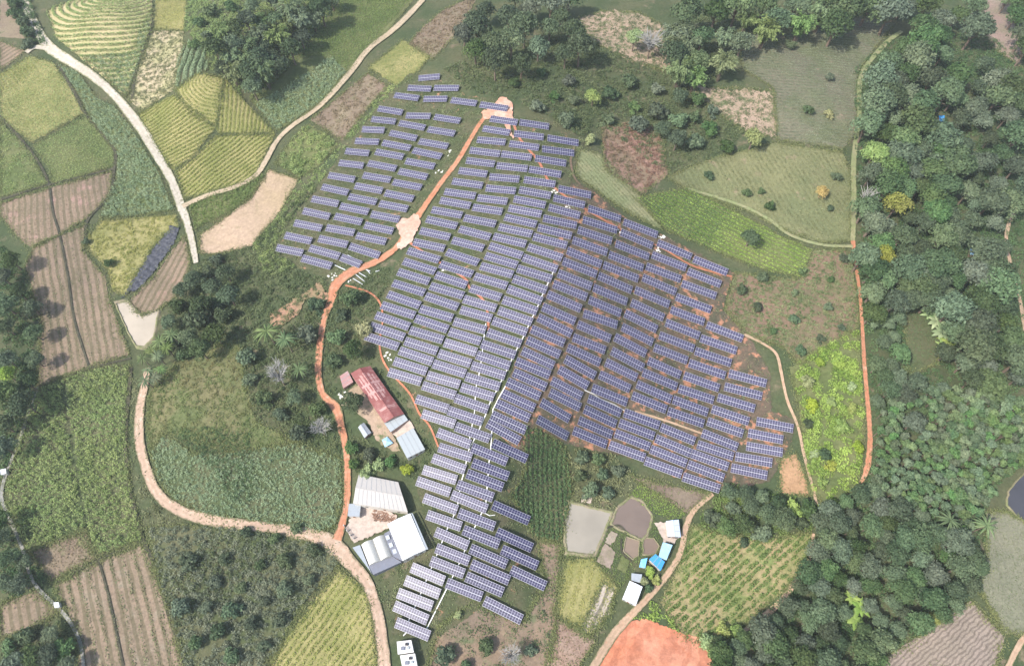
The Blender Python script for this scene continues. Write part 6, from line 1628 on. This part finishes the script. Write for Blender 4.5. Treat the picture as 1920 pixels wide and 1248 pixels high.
wood([(660, 838), (730, 858), (770, 880), (735, 888), (665, 884)], 24, [('bush', 'wood'), ('bush', 'lime')], 24, 36, "bush between the farmhouse and the workshop", "bushes above the workshop")
wood([(0, 465), (36, 490), (52, 560), (72, 610), (66, 700), (30, 800), (0, 850)], 32, [BD, BW, BG], 34, 52, "dark tree on the left edge beside the long stubble", "trees on the left edge")
wood([(0, 970), (14, 985), (48, 1050), (40, 1095), (0, 1120)], 26, [BD, BG], 32, 44, "dark tree on the left edge below the canal bend", "trees below the canal bend")
wood([(0, 1210), (60, 1185), (118, 1160), (138, 1250), (0, 1250)], 32, [('bush', 'wood'), BW, BG], 34, 50, "tree in the bottom left corner", "trees in the bottom left corner")
wood([(1310, 985), (1345, 935), (1380, 915), (1450, 935), (1520, 945), (1518, 985), (1432, 1004), (1360, 998)], 26, [('bush', 'wood'), BW, ('bush', 'lime'), BD], 30, 46, "leafy tree on the rim above the ochre field", "trees above the ochre field")
wood([(1306, 1200), (1345, 1180), (1400, 1172), (1390, 1210), (1350, 1235)], 22, [BW, ('bush', 'lime')], 28, 42, "leafy tree between the ochre field and the orange bank", "trees above the orange bank")
wood([(1080, 850), (1150, 865), (1178, 900), (1150, 940), (1090, 925)], 30, [('bush', 'grey'), ('bush', 'wood')], 28, 40, "pale bush above the fish ponds", "bushes above the fish ponds")
wood([(1206, 1066), (1236, 1068), (1232, 1090), (1210, 1108), (1204, 1094)], 15, [('bush', 'lime'), ('bush', 'wood')], 18, 26, "garden bush between the blue and white sheds", "garden bushes between the sheds")
wood([(16, 0), (36, 0), (62, 74), (46, 86)], 18, [('bush', 'deep'), ('bush', 'wood')], 22, 32, "dark bush left of the pale road at the top", "bushes left of the pale road")
wood([(540, 950), (420, 1010), (320, 1060), (360, 1240), (480, 1240), (560, 1110), (620, 1045)], 44, [('bush', 'grey'), ('bush', 'wood')], 26, 42, "grey green bush in the tall scrub below the pink road", "bushes below the pink road", holes=[P_FN])
wood([(820, 1210), (960, 1190), (1020, 1200), (1010, 1250), (810, 1250)], 42, [('bush', 'grey'), ('bush', 'wood')], 26, 44, "dull bush on the dark slope at the bottom", "bushes on the dark slope")
wood([(1380, 530), (1590, 480), (1600, 600), (1500, 670), (1400, 620)], 42, [('bush', 'wood'), ('bush', 'deep')], 18, 28, "small dull bush on the brown patchy slope", "bushes on the brown patchy slope")
wood([(960, 130), (1090, 130), (1085, 230), (1000, 200), (940, 170)], 34, [('bush', 'grey'), ('bush', 'wood')], 24, 38, "grey green bush just above the hilltop clearing", "bushes above the hilltop")
wood([(1500, 700), (1600, 640), (1612, 880), (1550, 940), (1515, 860)], 36, [('bush', 'lime')], 22, 34, "yellow green bush in the bright slope by the red footpath", "bushes on the bright slope")
for x, y, d in BUSHES_TODO:
    plant(('bush', 'wood'), x, y, d, "green bush scattered on the sunny left flank of the bamboo hill", "bushes on the hill's left flank")
for x, y, d in [(1757, 600, 36), (1768, 622, 36), (1746, 588, 30), (1780, 640, 32), (1770, 650, 28)]:
    plant(('banana', 'banana'), x, y, d, "bright banana plant at the edge of the grassy glade", "banana plants by the glade")
for x, y, d in [(1600, 1120, 36), (1614, 1138, 36), (1605, 1160, 40), (1640, 1205, 40), (1655, 1192, 38), (1626, 1215, 36)]:
    plant(('banana', 'banana'), x, y, d, "bright banana plant inside the lower right wood", "banana plants in the lower right wood")
# the 300 largest broadleaf trees stand as individuals, the smaller rest fills the gaps of the woods as one mass
WAIT.sort(key=lambda a: -a[0])
room = max(0, 300 - COUNT.get('broadleaf_tree', 0))
for d, kd, x, y, label, group, hs in WAIT[:room]: plant(kd, x, y, d, label, group, hs)
_V, _F, _T, _M, _mats, _o = [], [], [], [], [], 0
for d, kd, x, y, label, group, hs in WAIT[room:]:
    tm, cm, hc, cr = proto(kd)[int(rng.integers(6))]
    p = drop([(x, y), (x + 1, y)], hc)
    sc = d * 1.12 * np.linalg.norm(p[1] - p[0]) / 2 / cr
    p = drop([(x, y)], hc * sc)[0]; gz = float(terrain(p[0], p[1]))
    v = np.empty(len(cm.vertices) * 3, np.float32); cm.vertices.foreach_get('co', v); v = v.reshape(-1, 3)
    a = rng.uniform(0, 6.28); ca, sa = math.cos(a), math.sin(a)
    v = np.column_stack([(v[:, 0] * ca - v[:, 1] * sa), (v[:, 0] * sa + v[:, 1] * ca), v[:, 2]]) * sc + np.array([p[0], p[1], gz])
    f = np.arange(len(v)).reshape(-1, 4) + _o; _o += len(v)
    t_ = np.empty(len(cm.polygons), np.float32); cm.attributes['tint'].data.foreach_get('value', t_)
    m_ = cm.materials[0]
    if m_ not in _mats: _mats.append(m_)
    _V.append(v); _F.append(f); _T.append(np.clip(t_ + rng.uniform(-0.25, 0.25), 0, 1)); _M.append(np.full(len(f), _mats.index(m_), np.int32))
if _V:
    me = mesh_np("small_trees", np.concatenate(_V), np.concatenate(_F), None, np.concatenate(_T))
    for m_ in _mats: me.materials.append(m_)
    me.polygons.foreach_set('material_index', np.concatenate(_M))
    tag(link("small_trees", me), "smaller broadleaf trees filling the gaps of the woods", "trees", kind='stuff')
print("TABLES", n_tab, COUNT, len(WAIT))

# ------------------------------------------------------------------ air
hm = bpy.data.materials.new("haze_air"); hm.use_nodes = True
hn = hm.node_tree
hn.nodes.remove(hn.nodes['Principled BSDF'])
pv = hn.nodes.new('ShaderNodeVolumePrincipled')
pv.inputs['Color'].default_value = (0.86, 0.90, 0.95, 1)
pv.inputs['Density'].default_value = 0.00013
pv.inputs['Anisotropy'].default_value = 0.2
hn.links.new(pv.outputs[0], hn.nodes['Material Output'].inputs['Volume'])
mb = MB(); mb.box(-3020, 3020, -3020, 3020, float(GZ.min()) - 1.0, CAM[2] + 3.0)
hz = mb.build("haze", hm)
tag(hz, "thin pale haze filling the air over the valley", "haze", kind='stuff')
